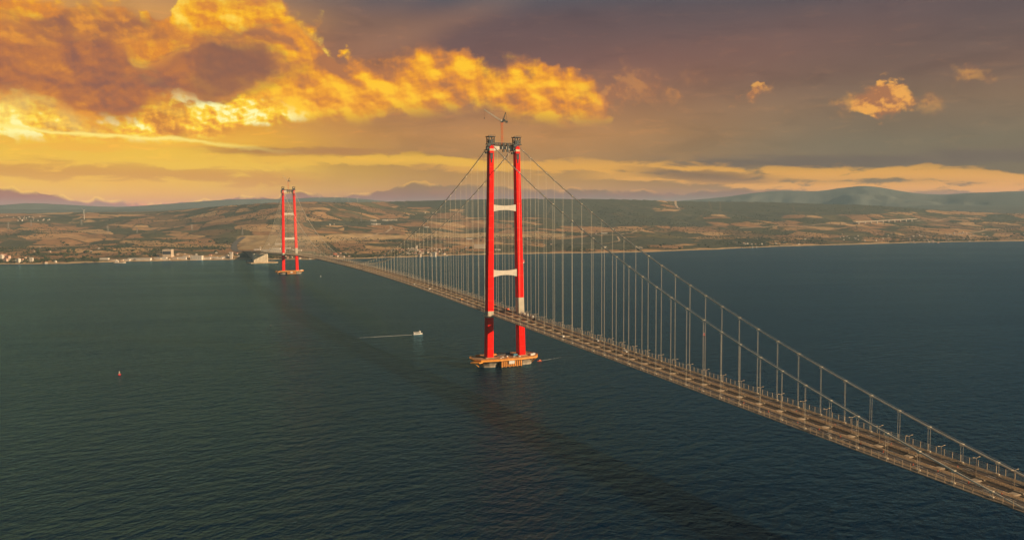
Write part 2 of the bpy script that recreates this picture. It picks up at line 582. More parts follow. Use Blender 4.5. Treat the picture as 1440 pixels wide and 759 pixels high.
def plain(name, col, rough=0.6, metal=0.0, var=0.25, scale=0.4, dirt=None):
    """base colour with patchy wear in object space"""
    m, t, b = new_mat(name)
    co = m.node_tree.nodes.new('ShaderNodeTexCoord').outputs['Object']
    n = t.noise(co, scale, 5.0, 0.6)
    dk = tuple(c * (1 - var) for c in col)
    lt = tuple(min(1, c * (1 + var)) for c in col)
    c = t.mix(t.step(0.3, 0.7, n), dk, lt)
    if dirt:
        n2 = t.noise(co, scale * 3.1, 6.0, 0.65)
        c = t.mix(t.step(0.52, 0.68, n2) * 0.7, c, dirt)
    t.put(b.inputs['Base Color'], c)
    b.inputs['Roughness'].default_value = rough
    b.inputs['Metallic'].default_value = metal
    return m

# ------------------------------------------------------------------ terrain heights (polar table around the viewpoint, real metres)
def hash2(i, j, s):
    h = (i * 374761393 + j * 668265263 + s * 982451653) & 0xFFFFFFFF
    h = ((h ^ (h >> 13)) * 1274126177) & 0xFFFFFFFF
    return ((h ^ (h >> 16)) & 0xFFFF) / 65535.0


def vnoise(x, y, s=0):
    x0, y0 = np.floor(x).astype(np.int64), np.floor(y).astype(np.int64)
    fx, fy = x - x0, y - y0
    fx, fy = fx * fx * (3 - 2 * fx), fy * fy * (3 - 2 * fy)
    a, b = hash2(x0, y0, s), hash2(x0 + 1, y0, s)
    c, d = hash2(x0, y0 + 1, s), hash2(x0 + 1, y0 + 1, s)
    return (a * (1 - fx) + b * fx) * (1 - fy) + (c * (1 - fx) + d * fx) * fy


def fbm(x, y, s=0, oct=5, gain=0.5):
    t, a, w = 0.0, 1.0, 0.0
    for k in range(oct):
        t = t + a * vnoise(x * 2.03 ** k + 13.7 * k, y * 2.03 ** k - 7.1 * k, s + k)
        w += a
        a *= gain
    return t / w


def az_of(px):
    return direction_of(px, 303.0)[0]


def table(pairs, n_extra=True):
    xs = np.array([az_of(p[0]) for p in pairs])
    ys = np.array([p[1] for p in pairs], float)
    return xs, ys


def rise_of(px, py):
    """tangent of the elevation of a picture point"""
    return math.tan(math.radians(direction_of(px, py)[1]))


SMOOTH = {}


def look(tab, az):
    """table value, rounded off so that ridges have no kinks"""
    k = id(tab[1])
    if k not in SMOOTH:
        g = np.arange(-80.0, 80.0, 0.1)
        v = np.interp(g, tab[0], tab[1])
        w_ = np.exp(-(np.arange(-15, 16) / 6.0) ** 2)
        v[15:-15] = np.convolve(v, w_ / w_.sum(), 'valid')
        SMOOTH[k] = (g, v, tab)
    return np.interp(az, SMOOTH[k][0], SMOOTH[k][1])


SHORE_PX = [(-500, 374), (-200, 373), (0, 372), (80, 371), (160, 368.3), (330, 365.3), (440, 365), (500, 364), (560, 362), (640, 359), (720, 357.3), (820, 356), (900, 354.8), (1000, 351), (1100, 346.5), (1200, 344), (1300, 341), (1440, 339), (1700, 336), (2300, 332)]
SHORE = (np.array([az_of(p) for p, _ in SHORE_PX]), np.array([-CAM[2] / rise_of(p, q) for p, q in SHORE_PX]))
RIDGE_PX = [(-400, 300, 9200), (0, 301, 9300), (100, 299, 9000), (200, 298.5, 8800), (260, 295.5, 8200), (300, 291, 7800), (350, 287.5, 7500), (400, 285, 7400), (440, 284, 7400), (480, 285.5, 7600), (530, 284.5, 8200), (580, 283, 8400), (620, 281.5, 8400), (680, 280.5, 8400), (760, 280, 8300), (860, 280.5, 8400), (920, 282, 8600), (960, 283.5, 8800), (1010, 284, 9000), (1080, 284.5, 9200), (1150, 287, 9300), (1210, 288.5, 9300), (1250, 291, 9400), (1300, 294.5, 9600), (1350, 298, 9700), (1440, 301.5, 9800), (1900, 302, 9800)]
RIDGE_R = (np.array([az_of(p[0]) for p in RIDGE_PX]), np.array([p[2] for p in RIDGE_PX], float))
RIDGE_H = (RIDGE_R[0], np.array([CAM[2] + p[2] * rise_of(p[0], p[1]) for p in RIDGE_PX]))
MID_PX = [(-400, 291), (0, 294), (150, 295), (300, 292), (450, 283), (500, 281), (560, 287), (650, 296), (1150, 296), (1260, 290.5), (1320, 289), (1380, 289.5), (1440, 289), (1900, 290)]
MID = (np.array([az_of(p[0]) for p in MID_PX]), np.array([rise_of(*p) for p in MID_PX]))
FAR_PX = [(-400, 284), (-100, 288), (0, 289), (40, 285.5), (80, 287), (130, 290), (180, 290.5), (230, 287.5), (270, 284), (320, 281), (370, 279.5), (410, 279.5), (450, 277.5), (490, 278), (530, 282), (570, 286), (640, 292), (860, 291), (930, 285), (980, 280.5), (1020, 277.5), (1060, 271.5), (1095, 267.5), (1120, 268.5), (1150, 270), (1180, 265), (1214, 260.5), (1240, 264), (1270, 270), (1300, 273.5), (1335, 274), (1355, 271), (1390, 270.5), (1440, 268), (1560, 270), (1900, 282)]
FAR = (np.array([az_of(p[0]) for p in FAR_PX]), np.array([rise_of(*p) for p in FAR_PX]))
R_MID, R_FAR = 11300.0, 13800.0


def sstep(a, b, x):
    t = np.clip((x - a) / (b - a), 0, 1)
    return t * t * (3 - 2 * t)


def terrain_h(x, y):
    """height and the masks (forest, bare) at world points"""
    x, y = np.asarray(x, float), np.asarray(y, float)
    dx, dy = x - CAM[0], y - CAM[1]
    r = np.hypot(dx, dy)
    az = np.degrees(np.arctan2(dx, dy)) - math.degrees(YAW)
    rs = look(SHORE, az) + (fbm(az * 1.7, az * 0 + 3.3, 5, 4) - 0.5) * 70.0
    r1, h1 = look(RIDGE_R, az), look(RIDGE_H, az)
    t = np.clip((r - rs) / (r1 - rs), -0.2, 1.0)
    tt = np.clip(t, 0, 1)
    n_big = fbm(x / 1500.0, y / 1500.0, 11, 4) - 0.5
    n_mid = fbm(x / 520.0, y / 520.0, 23, 4) - 0.5
    n_sml = fbm(x / 150.0, y / 150.0, 37, 3) - 0.5
    ris = 4.0 + tt * 0.25 * h1 + 0.75 * h1 * tt ** 1.7
    env = np.sin(np.pi * np.clip(tt, 0, 1)) ** 0.8
    near = ris + env * (n_big * 120.0 + n_mid * 62.0 + n_sml * 14.0) * np.clip(tt * 3, 0.10, 1) + np.clip(r - rs, 0, 40) * 0.05
    coast = sstep(0, 60, r - rs)
    near = np.where(r < rs, np.maximum(-3.0 - (rs - r) * 0.05, -40.0), near * coast + (0.4) * (1 - coast))
    back = np.clip((r - r1) / 2200.0, 0, 1)
    near = np.where(r > r1, h1 * (1 - 0.55 * sstep(0, 1, back)) + (n_mid * 30 + n_sml * 8) * sstep(0, .3, back), near)
    hm = CAM[2] + R_MID * look(MID, az) + n_mid * 14
    mid = hm * np.exp(-((r - R_MID) / 900.0) ** 2) * (1 + 0.5 * n_big * sstep(0, 1200, abs(r - R_MID)))
    hf = CAM[2] + R_FAR * look(FAR, az) + (n_mid * 18 + n_sml * 5)
    wf = np.exp(-(np.clip(R_FAR - r, 0, None) / 1500.0) ** 2) * np.exp(-(np.clip(r - R_FAR, 0, None) / 3500.0) ** 2)
    far = hf * wf * (1 + np.minimum(1.1 * n_big + 0.5 * n_mid + 0.12 * n_sml - 0.06, 0.02) * sstep(0, 1100, abs(r - R_FAR)))
    h = np.where(r < r1 + 300, near, np.maximum(near, np.maximum(mid, far)))
    # ground shaped by hand: the cutting where the motorway climbs away from the bridge, the fill at the abutment
    d = np.hypot(x - 60, (y - 3650) * 0.35)
    h = np.where(h > 0, h * (1 - 0.0 * d) , h)
    flat = np.exp(-(((x + 60) / 300.0) ** 2 + ((y - 3800) / 480.0) ** 2))
    h = np.where(h > 0.5, h * (1 - 0.8 * flat) + 20.0 * 0.8 * flat * sstep(3050, 3500, y), h)
    return h


N_AZ, N_R = 900, 330
azs = np.linspace(-62, 66, N_AZ)
u_ = np.linspace(0, 1, N_R)
rr_ = 3750.0 * (24000.0 / 3750.0) ** u_
AZ, RR = np.meshgrid(azs, rr_, indexing='ij')
ar = np.radians(AZ) + YAW
TX, TY = CAM[0] + np.sin(ar) * RR, CAM[1] + np.cos(ar) * RR
TZ = terrain_h(TX, TY)
idx = np.arange(N_AZ * N_R).reshape(N_AZ, N_R)
tf = np.stack([idx[:-1, :-1], idx[:-1, 1:], idx[1:, 1:], idx[1:, :-1]], -1).reshape(-1, 4)

# land cover, decided per vertex from where things grow (0..1 masks used by the material)
def gpx(px, py):
    """first hit of the line of sight through a picture point with the terrain or the water"""
    az, el = direction_of(px, py)
    a = math.radians(az) + YAW
    rs = np.arange(500.0, 23000.0, 12.0)
    xs, ys = CAM[0] + np.sin(a) * rs, CAM[1] + np.cos(a) * rs
    zs = CAM[2] + rs * math.tan(math.radians(el))
    hs = np.maximum(terrain_h(xs, ys), 0.0)
    k = np.argmax(zs <= hs)
    if not (zs <= hs).any(): k = len(rs) - 1
    return np.array([xs[k], ys[k], hs[k]])


def ang(px, py):
    return direction_of(px, py)


ELV = np.degrees(np.arctan2(TZ - CAM[2], RR))


def blob(x0, x1, y0, y1, soft=1.0):
    """soft mask on the slopes whose line of sight falls in this box: used once to lay out the plantation and the building site"""
    a0, a1 = az_of(x0), az_of(x1)
    xm = 0.5 * (x0 + x1)
    e1, e0 = ang(xm, y0)[1], ang(xm, y1)[1]
    nz = (fbm(TX / 700.0, TY / 700.0, 71, 4) - 0.5)
    da = np.minimum(AZ - a0, a1 - AZ) / 1.2 + nz * 3
    de = np.minimum(ELV - e0, e1 - ELV) / 0.16 + nz * 3
    return np.clip(np.minimum(da, de) * soft + 0.5, 0, 1)


land = RR < look(RIDGE_R, AZ) + 500
forest = np.zeros_like(TX)
for b in ((650, 935, 270, 306), (560, 690, 276, 292), (780, 1000, 296, 318), (940, 1260, 276, 302), (1010, 1100, 300, 312), (870, 985, 334, 343), (760, 900, 336, 350), (975, 1080, 336, 348), (1230, 1330, 288, 300), (1370, 1440, 300, 312), (430, 560, 310, 318)):
    forest = np.maximum(forest, blob(*b))
forest *= land
bare = np.zeros_like(TX)
for b in ((332, 400, 331, 350), (395, 470, 332, 340), (470, 800, 329, 336), (560, 700, 327, 333)):
    bare = np.maximum(bare, blob(*b))
bare *= land
farm = (RR > look(RIDGE_R, AZ) + 900).astype(float)


def vec_attr(me, name, arr):
    at = me.attributes.new(name, 'FLOAT', 'POINT')
    at.data.foreach_set('value', np.asarray(arr, np.float32).ravel())


# material: a patchwork of stubble fields, scrub in the folds, pine plantation, beach
mt, T, B = new_mat('terrain')
geo = T.n.new('ShaderNodeNewGeometry')
px_, py_, pz_ = T.sep(geo.outputs['Position'])


def attr(name):
    n = T.n.new('ShaderNodeAttribute')
    n.attribute_name = name
    return X(T, n.outputs['Fac'])


flat2 = T.xyz(px_, py_)
w = T.sepc(T.noise(flat2, 1 / 420.0, 3.0, 0.5, color=True))
fx = px_ + (w[0] - 0.5) * 260.0
fy = py_ + (w[1] - 0.5) * 260.0
rot = T.xyz(fx * 0.86 + fy * 0.5, (fy * 0.86 - fx * 0.5) * 0.62)
cellc = T.voronoi(rot, 1 / 175.0, 'F1', 'Color')
celld = T.voronoi(rot, 1 / 175.0, 'DISTANCE_TO_EDGE', 'Distance')
cr = T.sepc(cellc)
field = T.ramp(cr[0], [(0.0, (0.36, 0.185, 0.075)), (0.2, (0.42, 0.235, 0.10)), (0.40, (0.29, 0.155, 0.070)), (0.56, (0.47, 0.28, 0.125)), (0.74, (0.19, 0.115, 0.052)), (0.88, (0.13, 0.105, 0.045))], 'CONSTANT')
fine = T.noise(flat2, 1 / 40.0, 5.0, 0.6)
field = T.blend('MULTIPLY', 1.0, field, T.ramp(fine, [(0.3, (0.72, 0.72, 0.70)), (0.7, (1.18, 1.15, 1.1))]))
rows = T.noise(T.xyz(fx * 0.86 + fy * 0.5, (fy * 0.86 - fx * 0.5) * 8.0), 1 / 160.0, 2.0, 0.5)
field = T.blend('MULTIPLY', 0.5, field, T.ramp(rows, [(0.35, (0.75, 0.75, 0.75)), (0.65, (1.15, 1.15, 1.12))]))
scn = T.noise(T.xyz(px_ + (w[2] - .5) * 150, py_), 1 / 430.0, 8.0, 0.64)
scm = T.step(0.525, 0.57, scn + (cr[1] - 0.5) * 0.26)
scol = T.ramp(T.noise(flat2, 1 / 26.0, 4.0, 0.65), [(0.3, (0.034, 0.036, 0.014)), (0.55, (0.085, 0.074, 0.030)), (0.78, (0.18, 0.125, 0.055))])
col = T.mix(scm, field, scol)
hedge = T.step(0.055, 0.022, celld + (fine - 0.5) * 0.04) * T.step(0.42, 0.6, cr[2])
col = T.mix(hedge * 0.85, col, (0.035, 0.036, 0.014))
fo = attr('forest')
fcol = T.ramp(T.noise(flat2, 1 / 55.0, 5.0, 0.65), [(0.25, (0.036, 0.040, 0.024)), (0.6, (0.080, 0.076, 0.042)), (0.85, (0.16, 0.13, 0.068))])
block = T.voronoi(T.xyz(px_ * 0.8 + py_ * 0.6, py_ * 0.8 - px_ * 0.6), 1 / 520.0, 'DISTANCE_TO_EDGE', 'Distance')
fcol = T.mix(T.step(0.018, 0.008, block) * 0.6, fcol, (0.14, 0.10, 0.05))
col = T.mix(T.step(0.35, 0.65, fo + (T.noise(flat2, 1 / 130.0, 5.0) - 0.5) * 0.7), col, fcol)
ba = attr('bare')
bcol_ = T.ramp(T.noise(T.xyz(px_, py_, pz_ * 5.0), 1 / 70.0, 5.0, 0.6), [(0.3, (0.30, 0.185, 0.085)), (0.55, (0.44, 0.285, 0.125)), (0.75, (0.54, 0.36, 0.17))])
col = T.mix(T.step(0.35, 0.65, ba), col, bcol_)
beach = T.step(7.0, 3.0, pz_ + (fine - 0.5) * 6.0)
col = T.mix(beach, col, (0.40, 0.27, 0.14))
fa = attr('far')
col = T.mix(fa, col, T.ramp(scn, [(0.35, (0.095, 0.105, 0.088)), (0.6, (0.118, 0.120, 0.095)), (0.72, (0.125, 0.122, 0.096))]))  # far ranges: paler blue-grey base, distance haze put into the colour
T.put(B.inputs['Base Color'], col)
B.inputs['Roughness'].default_value = 0.95
B.inputs['Specular IOR Level'].default_value = 0.1
bp = T.n.new('ShaderNodeBump')
bp.inputs['Strength'].default_value = 0.7
bp.inputs['Distance'].default_value = 6.0
T.put(bp.inputs['Height'], T.noise(flat2, 1 / 30.0, 5.0, 0.65) + scm * 0.6 + fo * 0.5)
T.l.new(bp.outputs[0], B.inputs['Normal'])

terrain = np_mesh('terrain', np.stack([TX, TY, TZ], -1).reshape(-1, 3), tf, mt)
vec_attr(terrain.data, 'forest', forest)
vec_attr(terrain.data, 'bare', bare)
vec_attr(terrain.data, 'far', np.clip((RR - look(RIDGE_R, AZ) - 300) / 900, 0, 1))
tag(terrain, 'dry farmland and wooded hills rising beyond the strait', kind='structure')

# ------------------------------------------------------------------ the strait
ms, T, B = new_mat('sea_water')
geo = T.n.new('ShaderNodeNewGeometry')
px_, py_, pz_ = T.sep(geo.outputs['Position'])


def turned(deg, sx, sy):
    c, s = math.cos(math.radians(deg)), math.sin(math.radians(deg))
    return T.xyz((px_ * c + py_ * s) * sx, (py_ * c - px_ * s) * sy)


swell = T.noise(turned(6, 0.40, 1.0), 1 / 17.0, 3.0, 0.5, 0.4)
chop = T.noise(turned(38, 0.45, 1.0), 1 / 6.0, 4.0, 0.6, 0.5)
chop2 = T.noise(turned(-38, 0.55, 1.0), 1 / 9.5, 4.0, 0.55, 0.3)
ripple = T.noise(turned(10, 0.8, 1.0), 1 / 1.6, 3.0, 0.6)
gust = T.noise(turned(-25, 0.30, 1.0), 1 / 420.0, 4.0, 0.55)
gust2 = T.noise(turned(-12, 0.10, 1.0), 1 / 90.0, 4.0, 0.6)
rough_w = T.step(0.25, 0.7, gust * 0.6 + gust2 * 0.4)
height = swell * 3.6 + chop * 2.6 + chop2 * 2.4 + ripple * 0.4
bp = T.n.new('ShaderNodeBump')
bp.inputs['Distance'].default_value = 1.0
T.put(bp.inputs['Strength'], 0.5 + rough_w * 0.85)
T.put(bp.inputs['Height'], height)
deep = T.mix(T.step(0.3, 0.7, gust), (0.0002, 0.0085, 0.0240), (0.0004, 0.0115, 0.0300))
crest = T.step(0.775, 0.83, chop * 0.5 + chop2 * 0.5 + (T.noise(turned(5, 1, 1), 1 / 60.0, 2.0) - 0.5) * 0.25)
out_ = T.n['Material Output']
T.n.remove(B)
dif = T.n.new('ShaderNodeBsdfDiffuse')
T.put(dif.inputs['Color'], T.mix(crest * 0.6, deep, (0.6, 0.6, 0.58)))
T.l.new(bp.outputs[0], dif.inputs['Normal'])
glo = T.n.new('ShaderNodeBsdfGlossy')
glo.inputs['Color'].default_value = (0.35, 0.73, 1.0, 1)         # the strait mirrors with a blue-green cast
T.put(glo.inputs['Roughness'], 0.13 + rough_w * 0.09)
T.l.new(bp.outputs[0], glo.inputs['Normal'])
fr = T.n.new('ShaderNodeFresnel')
fr.inputs['IOR'].default_value = 1.33
T.l.new(bp.outputs[0], fr.inputs['Normal'])
mx = T.n.new('ShaderNodeMixShader')
T.put(mx.inputs[0], X(T, fr.outputs[0]) * 0.76)
T.l.new(dif.outputs[0], mx.inputs[1])
T.l.new(glo.outputs[0], mx.inputs[2])
T.l.new(mx.outputs[0], out_.inputs['Surface'])
R_SEA = 32000.0
ring = [(CAM[0] + math.cos(a) * R_SEA, CAM[1] + math.sin(a) * R_SEA, 0.0) for a in [2 * math.pi * k / 64 for k in range(64)]]
sea = MB().add(ring, [tuple(range(64))]).build('sea_water', ms)
tag(sea, 'dark teal rippled water of the strait', kind='structure')

# ------------------------------------------------------------------ haze
mh = bpy.data.materials.new('haze')
mh.use_nodes = True
mh.node_tree.nodes.clear()
ho = mh.node_tree.nodes.new('ShaderNodeOutputMaterial')
pv = mh.node_tree.nodes.new('ShaderNodeVolumePrincipled')
pv.inputs['Color'].default_value = (0.60, 0.85, 1.0, 1)
pv.inputs['Density'].default_value = HAZE_DENSITY
pv.inputs['Anisotropy'].default_value = 0.0
mh.node_tree.links.new(pv.outputs[0], ho.inputs['Volume'])
hz = MB().box(-34000, 34000, -34000, 34000, -42.0, HAZE_TOP).build('haze', mh)
tag(hz, kind='stuff')

# ------------------------------------------------------------------ the suspension bridge: axis along +Y, near tower at y = 0, far tower at y = SPAN
SPAN = 2023.0
SIDE = 770.0
Y_START, Y_END = -812.0, 3720.0


def deck_z(y):
    if y < 0: return 72.0 + 0.030 * y
    if y > SPAN: return 72.0 - 0.030 * (y - SPAN)
    t = (y - SPAN / 2) / (SPAN / 2)
    return 72.0 + 16.5 * (1 - abs(t) ** 2.2)


def cable_z(y):
    if y < 0 or y > SPAN:
        s = -y if y < 0 else y - SPAN
        return 308.0 - 0.4880 * s + 1.955e-4 * s * s
    t = (y - SPAN / 2) / (SPAN / 2)
    return 92.5 + (308.0 - 92.5) * t * t


HX = 19.0                                   # cable planes
m_red = plain('red_paint', (0.86, 0.008, 0.003), 0.6, 0.0, 0.10, 0.08)
# block joints every 10 m, a little paler
t_ = NT(m_red.node_tree)
b_ = m_red.node_tree.nodes['Principled BSDF']
b_.inputs['Specular IOR Level'].default_value = 0.06
g_ = t_.n.new('ShaderNodeTexCoord')
jz = t_.math('FRACT', t_.sep(g_.outputs['Object'])[2] / 16.7)
old = b_.inputs['Base Color'].links[0].from_socket
jn = t_.noise(g_.outputs['Object'], 0.11, 3.0)
ox, oy, oz = t_.sep(g_.outputs['Object'])
stn = t_.noise(t_.xyz(ox, oy, oz * 0.035), 0.9, 5.0, 0.6)
old = t_.blend('MULTIPLY', 0.8, old, t_.ramp(stn, [(0.32, (0.66, 0.62, 0.60)), (0.55, (1.0, 1.0, 1.0))])).s
t_.put(b_.inputs['Base Color'], t_.mix(t_.step(0.035, 0.012, (jz - 0.5).abs()) * t_.step(0.35, 0.6, jn) * 0.55, old, (0.72, 0.10, 0.04)))
m_primer = plain('pale_primer', (0.42, 0.36, 0.26), 0.55, 0.0, 0.12, 0.15, (0.36, 0.30, 0.22))
m_beam = plain('cross_beam_paint', (0.50, 0.44, 0.34), 0.5, 0.0, 0.10, 0.12, (0.55, 0.48, 0.38))
m_scaf = plain('scaffold_steel', (0.055, 0.060, 0.058), 0.7, 0.3, 0.3, 0.3)
m_dark = plain('dark_steel', (0.03, 0.03, 0.032), 0.6, 0.3, 0.2, 0.3)
m_deckst = plain('deck_steel', (0.26, 0.185, 0.12), 0.7, 0.0, 0.16, 0.06, (0.16, 0.12, 0.085))
m_asph = plain('asphalt', (0.050, 0.033, 0.023), 0.9, 0.0, 0.3, 0.05, (0.080, 0.046, 0.030))
m_rail = plain('galvanised_rail', (0.40, 0.29, 0.18), 0.5, 0.2, 0.15, 0.2)
m_screen = plain('wind_screen_panel', (0.30, 0.29, 0.25), 0.4, 0.1, 0.15, 0.2)
m_cable = plain('cable_wrap', (0.70, 0.60, 0.45), 0.5, 0.1, 0.12, 0.3)
m_rope = plain('hanger_rope', (0.72, 0.61, 0.44), 0.5, 0.1, 0.08, 0.3)
m_box = plain('box_girder_beam', (0.34, 0.26, 0.17), 0.55, 0.0, 0.12, 0.2, (0.34, 0.26, 0.17))
m_orange = plain('orange_formwork', (0.66, 0.25, 0.025), 0.55, 0.0, 0.2, 0.15, (0.36, 0.13, 0.03))
m_conc = plain('caisson_concrete', (0.33, 0.26, 0.18), 0.85, 0.0, 0.22, 0.12, (0.17, 0.12, 0.08))
m_pdeck = plain('pier_deck', (0.30, 0.17, 0.085), 0.85, 0.0, 0.3, 0.15, (0.16, 0.10, 0.06))
m_white = plain('white_paint', (0.58, 0.55, 0.48), 0.5, 0.0, 0.08, 0.3)
m_walk = plain('walkway_grating', (0.17, 0.13, 0.09), 0.8, 0.0, 0.2, 0.3)
m_barrier = plain('barrier_steel', (0.54, 0.38, 0.22), 0.6, 0.1, 0.15, 0.2)
m_line = plain('road_paint', (0.72, 0.70, 0.64), 0.6, 0.0, 0.1, 0.3)
m_foam = None

bridge = empty('suspension_bridge', (0, 0, 0))
tag(bridge, 'long suspension bridge with two tall red towers and pale twin deck crossing the strait', 'bridge')


def ring(cx, cy, z, wx, wy, ch):
    a, b = wx / 2, wy / 2
    return [(cx - a + ch, cy - b, z), (cx + a - ch, cy - b, z), (cx + a, cy - b + ch, z), (cx + a, cy + b - ch, z),
            (cx + a - ch, cy + b, z), (cx - a + ch, cy + b, z), (cx - a, cy + b - ch, z), (cx - a, cy - b + ch, z)]


def leg_at(z):
    """half spacing and widths of a tower leg at height z"""
    t = (z - 12.7) / (306.3 - 12.7)
    return 24.4 - 5.0 * t, 10.4 - 2.7 * t, 11.2 - 3.4 * t


def build_tower(y0, primer_right):
    tw = empty('tower', (0, y0, 0), parent=bridge)
    KIDS.setdefault(bridge.name, []).append(tw)
    for s in (-1, 1):
        zs = [12.7, 68.0, 77.0] + ([94.0] if s > 0 and primer_right else []) + [150, 220, 297.5, 300.5, 306.3]
        mis = []
        rings = []
        for k, z in enumerate(zs):
            h, wx, wy = leg_at(z)
            rings.append(ring(s * h, 0, z, wx, wy, 1.1))
        for a, b in zip(zs[:-1], zs[1:]):
            mi = 0
            if s < 0 and (a, b) == (68.0, 77.0): mi = 1
            if s > 0 and a >= 68.0 and b <= 94.0 and primer_right: mi = 1
            if (a, b) == (297.5, 300.5): mi = 2
            mis.append(mi)
        MB().loft(rings, mis=mis).build('leg', [m_red, m_primer, m_rail], tw)
        # lantern niche under the leg top: hooded dark opening
        h, wx, wy = leg_at(290)
        c = MB()
        fy = -wy / 2
        c.box(s * h - 1.9, s * h + 1.9, fy - 0.5, fy - 0.02, 286.5, 293.5)
        c.box(s * h - 2.6, s * h + 2.6, fy - 1.3, fy - 0.02, 293.5, 294.6)
        c.box(s * h - 0.7, s * h + 0.7, fy - 0.7, fy - 0.02, 281.5, 286.5)
        c.build('lantern_niche', m_dark, tw)
        # saddle housing
        h = leg_at(306)[0]
        c = MB()
        c.box(s * h - 5.2, s * h + 5.2, -6.4, 6.4, 306.3, 307.4)
        c.box(s * h - 2.2, s * h + 2.2, -4.6, 4.6, 307.4, 312.2)
        for px in (-3.7, 3.7):
            for py in (-4.6, 4.6):
                c.box(s * h + px - .5, s * h + px + .5, py - .5, py + .5, 307.4, 316.4)
            c.bar((s * h + px, -4.6, 308), (s * h + px, 4.6, 315.8), 0.5)
            c.bar((s * h + px, 4.6, 308), (s * h + px, -4.6, 315.8), 0.5)
        for py in (-4.6, 4.6):
            c.bar((s * h - 3.7, py, 312.8), (s * h + 3.7, py, 312.8), 0.5)
        c.box(s * h - 5.0, s * h + 5.0, -5.9, 5.9, 316.4, 317.4)
        for px in (-4.8, -1.6, 1.6, 4.8):
            c.bar((s * h + px, -5.7, 317.4), (s * h + px, -5.7, 319.0), 0.22)
            c.bar((s * h + px, 5.7, 317.4), (s * h + px, 5.7, 319.0), 0.22)
        c.bar((s * h - 4.8, -5.7, 319.0), (s * h + 4.8, -5.7, 319.0), 0.25)
        c.bar((s * h - 4.8, 5.7, 319.0), (s * h + 4.8, 5.7, 319.0), 0.25)
        c.build('saddle_housing', m_scaf, tw)
        # hung working platform round the leg top
        hh, wx, wy = leg_at(299)
        c = MB()
        c.box(s * hh - wx / 2 - 4.2, s * hh - wx / 2 - 0.05, -6.5, 5.5, 298.4, 299.0)
        c.box(s * hh - wx / 2 - 4.0, s * hh - wx / 2 - 0.05, -6.0, -2.0, 299.0, 304.0)
        c.box(s * hh - wx / 2 - 3.2, s * hh - wx / 2 - 0.05, -1.0, 3.5, 294.0, 296.6)
        c.box(s * hh - wx / 2 - 4.0, s * hh - wx / 2 + 1.5, -8.3, -6.5, 303.5, 307.0)
        c.build('working_platform', m_scaf, tw)

    def beam(zc, zt_end, zb_end, zt, zb, depth, name='crossbeam', m=m_beam):
        rings_ = []
        for k in range(13):
            t = -1 + 2 * k / 12
            e = abs(t) ** 2.2
            x = t * (leg_at(zc)[0] - leg_at(zc)[1] / 2 + 0.3)
            top, bot = zt + (zt_end - zt) * e, zb + (zb_end - zb) * e
            rings_.append([(x, -depth / 2, bot), (x, depth / 2, bot), (x, depth / 2, top), (x, -depth / 2, top)])
        return MB().loft(rings_).build(name, m, tw)
    beam(219, 224.2, 214.6, 222.6, 216.6, 6.4)
    beam(129, 134.4, 123.8, 132.4, 126.4, 6.8)
    beam(302, 304.4, 297.2, 304.0, 300.4, 5.4)
    # scaffold gangway on the top crossbeam with two hanging cages
    c = MB()
    xi = 15.0
    for yy in (-4.0, 4.0):
        for zz in (305.4, 308.6):
            c.bar((-xi, yy, zz), (xi, yy, zz), 0.55)
        for k in range(10):
            x0, x1 = -xi + k * 3.0, -xi + (k + 1) * 3.0
            c.bar((x0, yy, 305.4), (x1, yy, 308.6), 0.35)
            c.bar((x0, yy, 305.4), (x0, yy, 308.6), 0.4)
    c.box(-xi, xi, -4.0, 4.0, 304.9, 305.4)
    for xc in (-2.6, 3.6):
        c.box(xc - 1.3, xc + 1.3, -7.0, -4.3, 296.2, 298.8)
        c.box(xc - 0.75, xc + 0.75, -6.5, -4.3, 298.8, 308.0)
    c.build('scaffold_gangway', m_scaf, tw)
    # deck bypass: curved bracket round the outside of the left leg
    for s in (-1, 1):
        c = MB()
        h, wx, wy = leg_at(70)
        pts_in, pts_out = [], []
        for k in range(13):
            a = math.pi * k / 12
            pts_in.append((s * (h + 1.0) + s * math.sin(a) * 5.0, -math.cos(a) * 7.4))
            pts_out.append((s * (h + 1.0) + s * math.sin(a) * 7.2, -math.cos(a) * 10.4))
        poly = pts_in + pts_out[::-1]
        n = 13
        for k in range(12):
            q = [pts_in[k], pts_in[k + 1], pts_out[k + 1], pts_out[k]]
            c.loft([[(x, y, 69.6) for x, y in q], [(x, y, 70.5) for x, y in q]])
        for k in range(0, 13, 2):
            c.bar((pts_out[k][0], pts_out[k][1], 70.5), (pts_out[k][0], pts_out[k][1], 71.9), 0.2)
        c.build('leg_walkway', m_rail, tw)
    # pier foundation
    pf = MB()
    poly = [(-50, -10), (-43, -18), (-16, -22), (16, -22), (42, -17), (48, -6), (48, 6), (42, 17), (16, 21), (-16, 21), (-43, 17), (-50, 9)]
    pf.prism(poly, 9.2, 11.6, 0)
    inner = [(x * 0.965, y * 0.93) for x, y in poly]
    pf.prism(inner, 11.6, 11.75, 1)
    f = empty('pier_foundation', (0, y0, 0), parent=bridge)
    KIDS.setdefault(bridge.name, []).append(f)
    pf.build('work_platform', [m_orange, m_pdeck], f)
    c = MB()
    for i in range(len(poly)):
        a, b = Vector(poly[i] + (11.6,)), Vector(poly[(i + 1) % len(poly)] + (11.6,))
        n = max(1, int((b - a).length / 4))
        for k in range(n):
            p = a.lerp(b, k / n)
            c.bar(p, p + Vector((0, 0, 1.3)), 0.18)
        c.bar(a + Vector((0, 0, 1.3)), b + Vector((0, 0, 1.3)), 0.18)
        c.bar(a + Vector((0, 0, .7)), b + Vector((0, 0, .7)), 0.14)
    c.build('railing', m_orange, f)
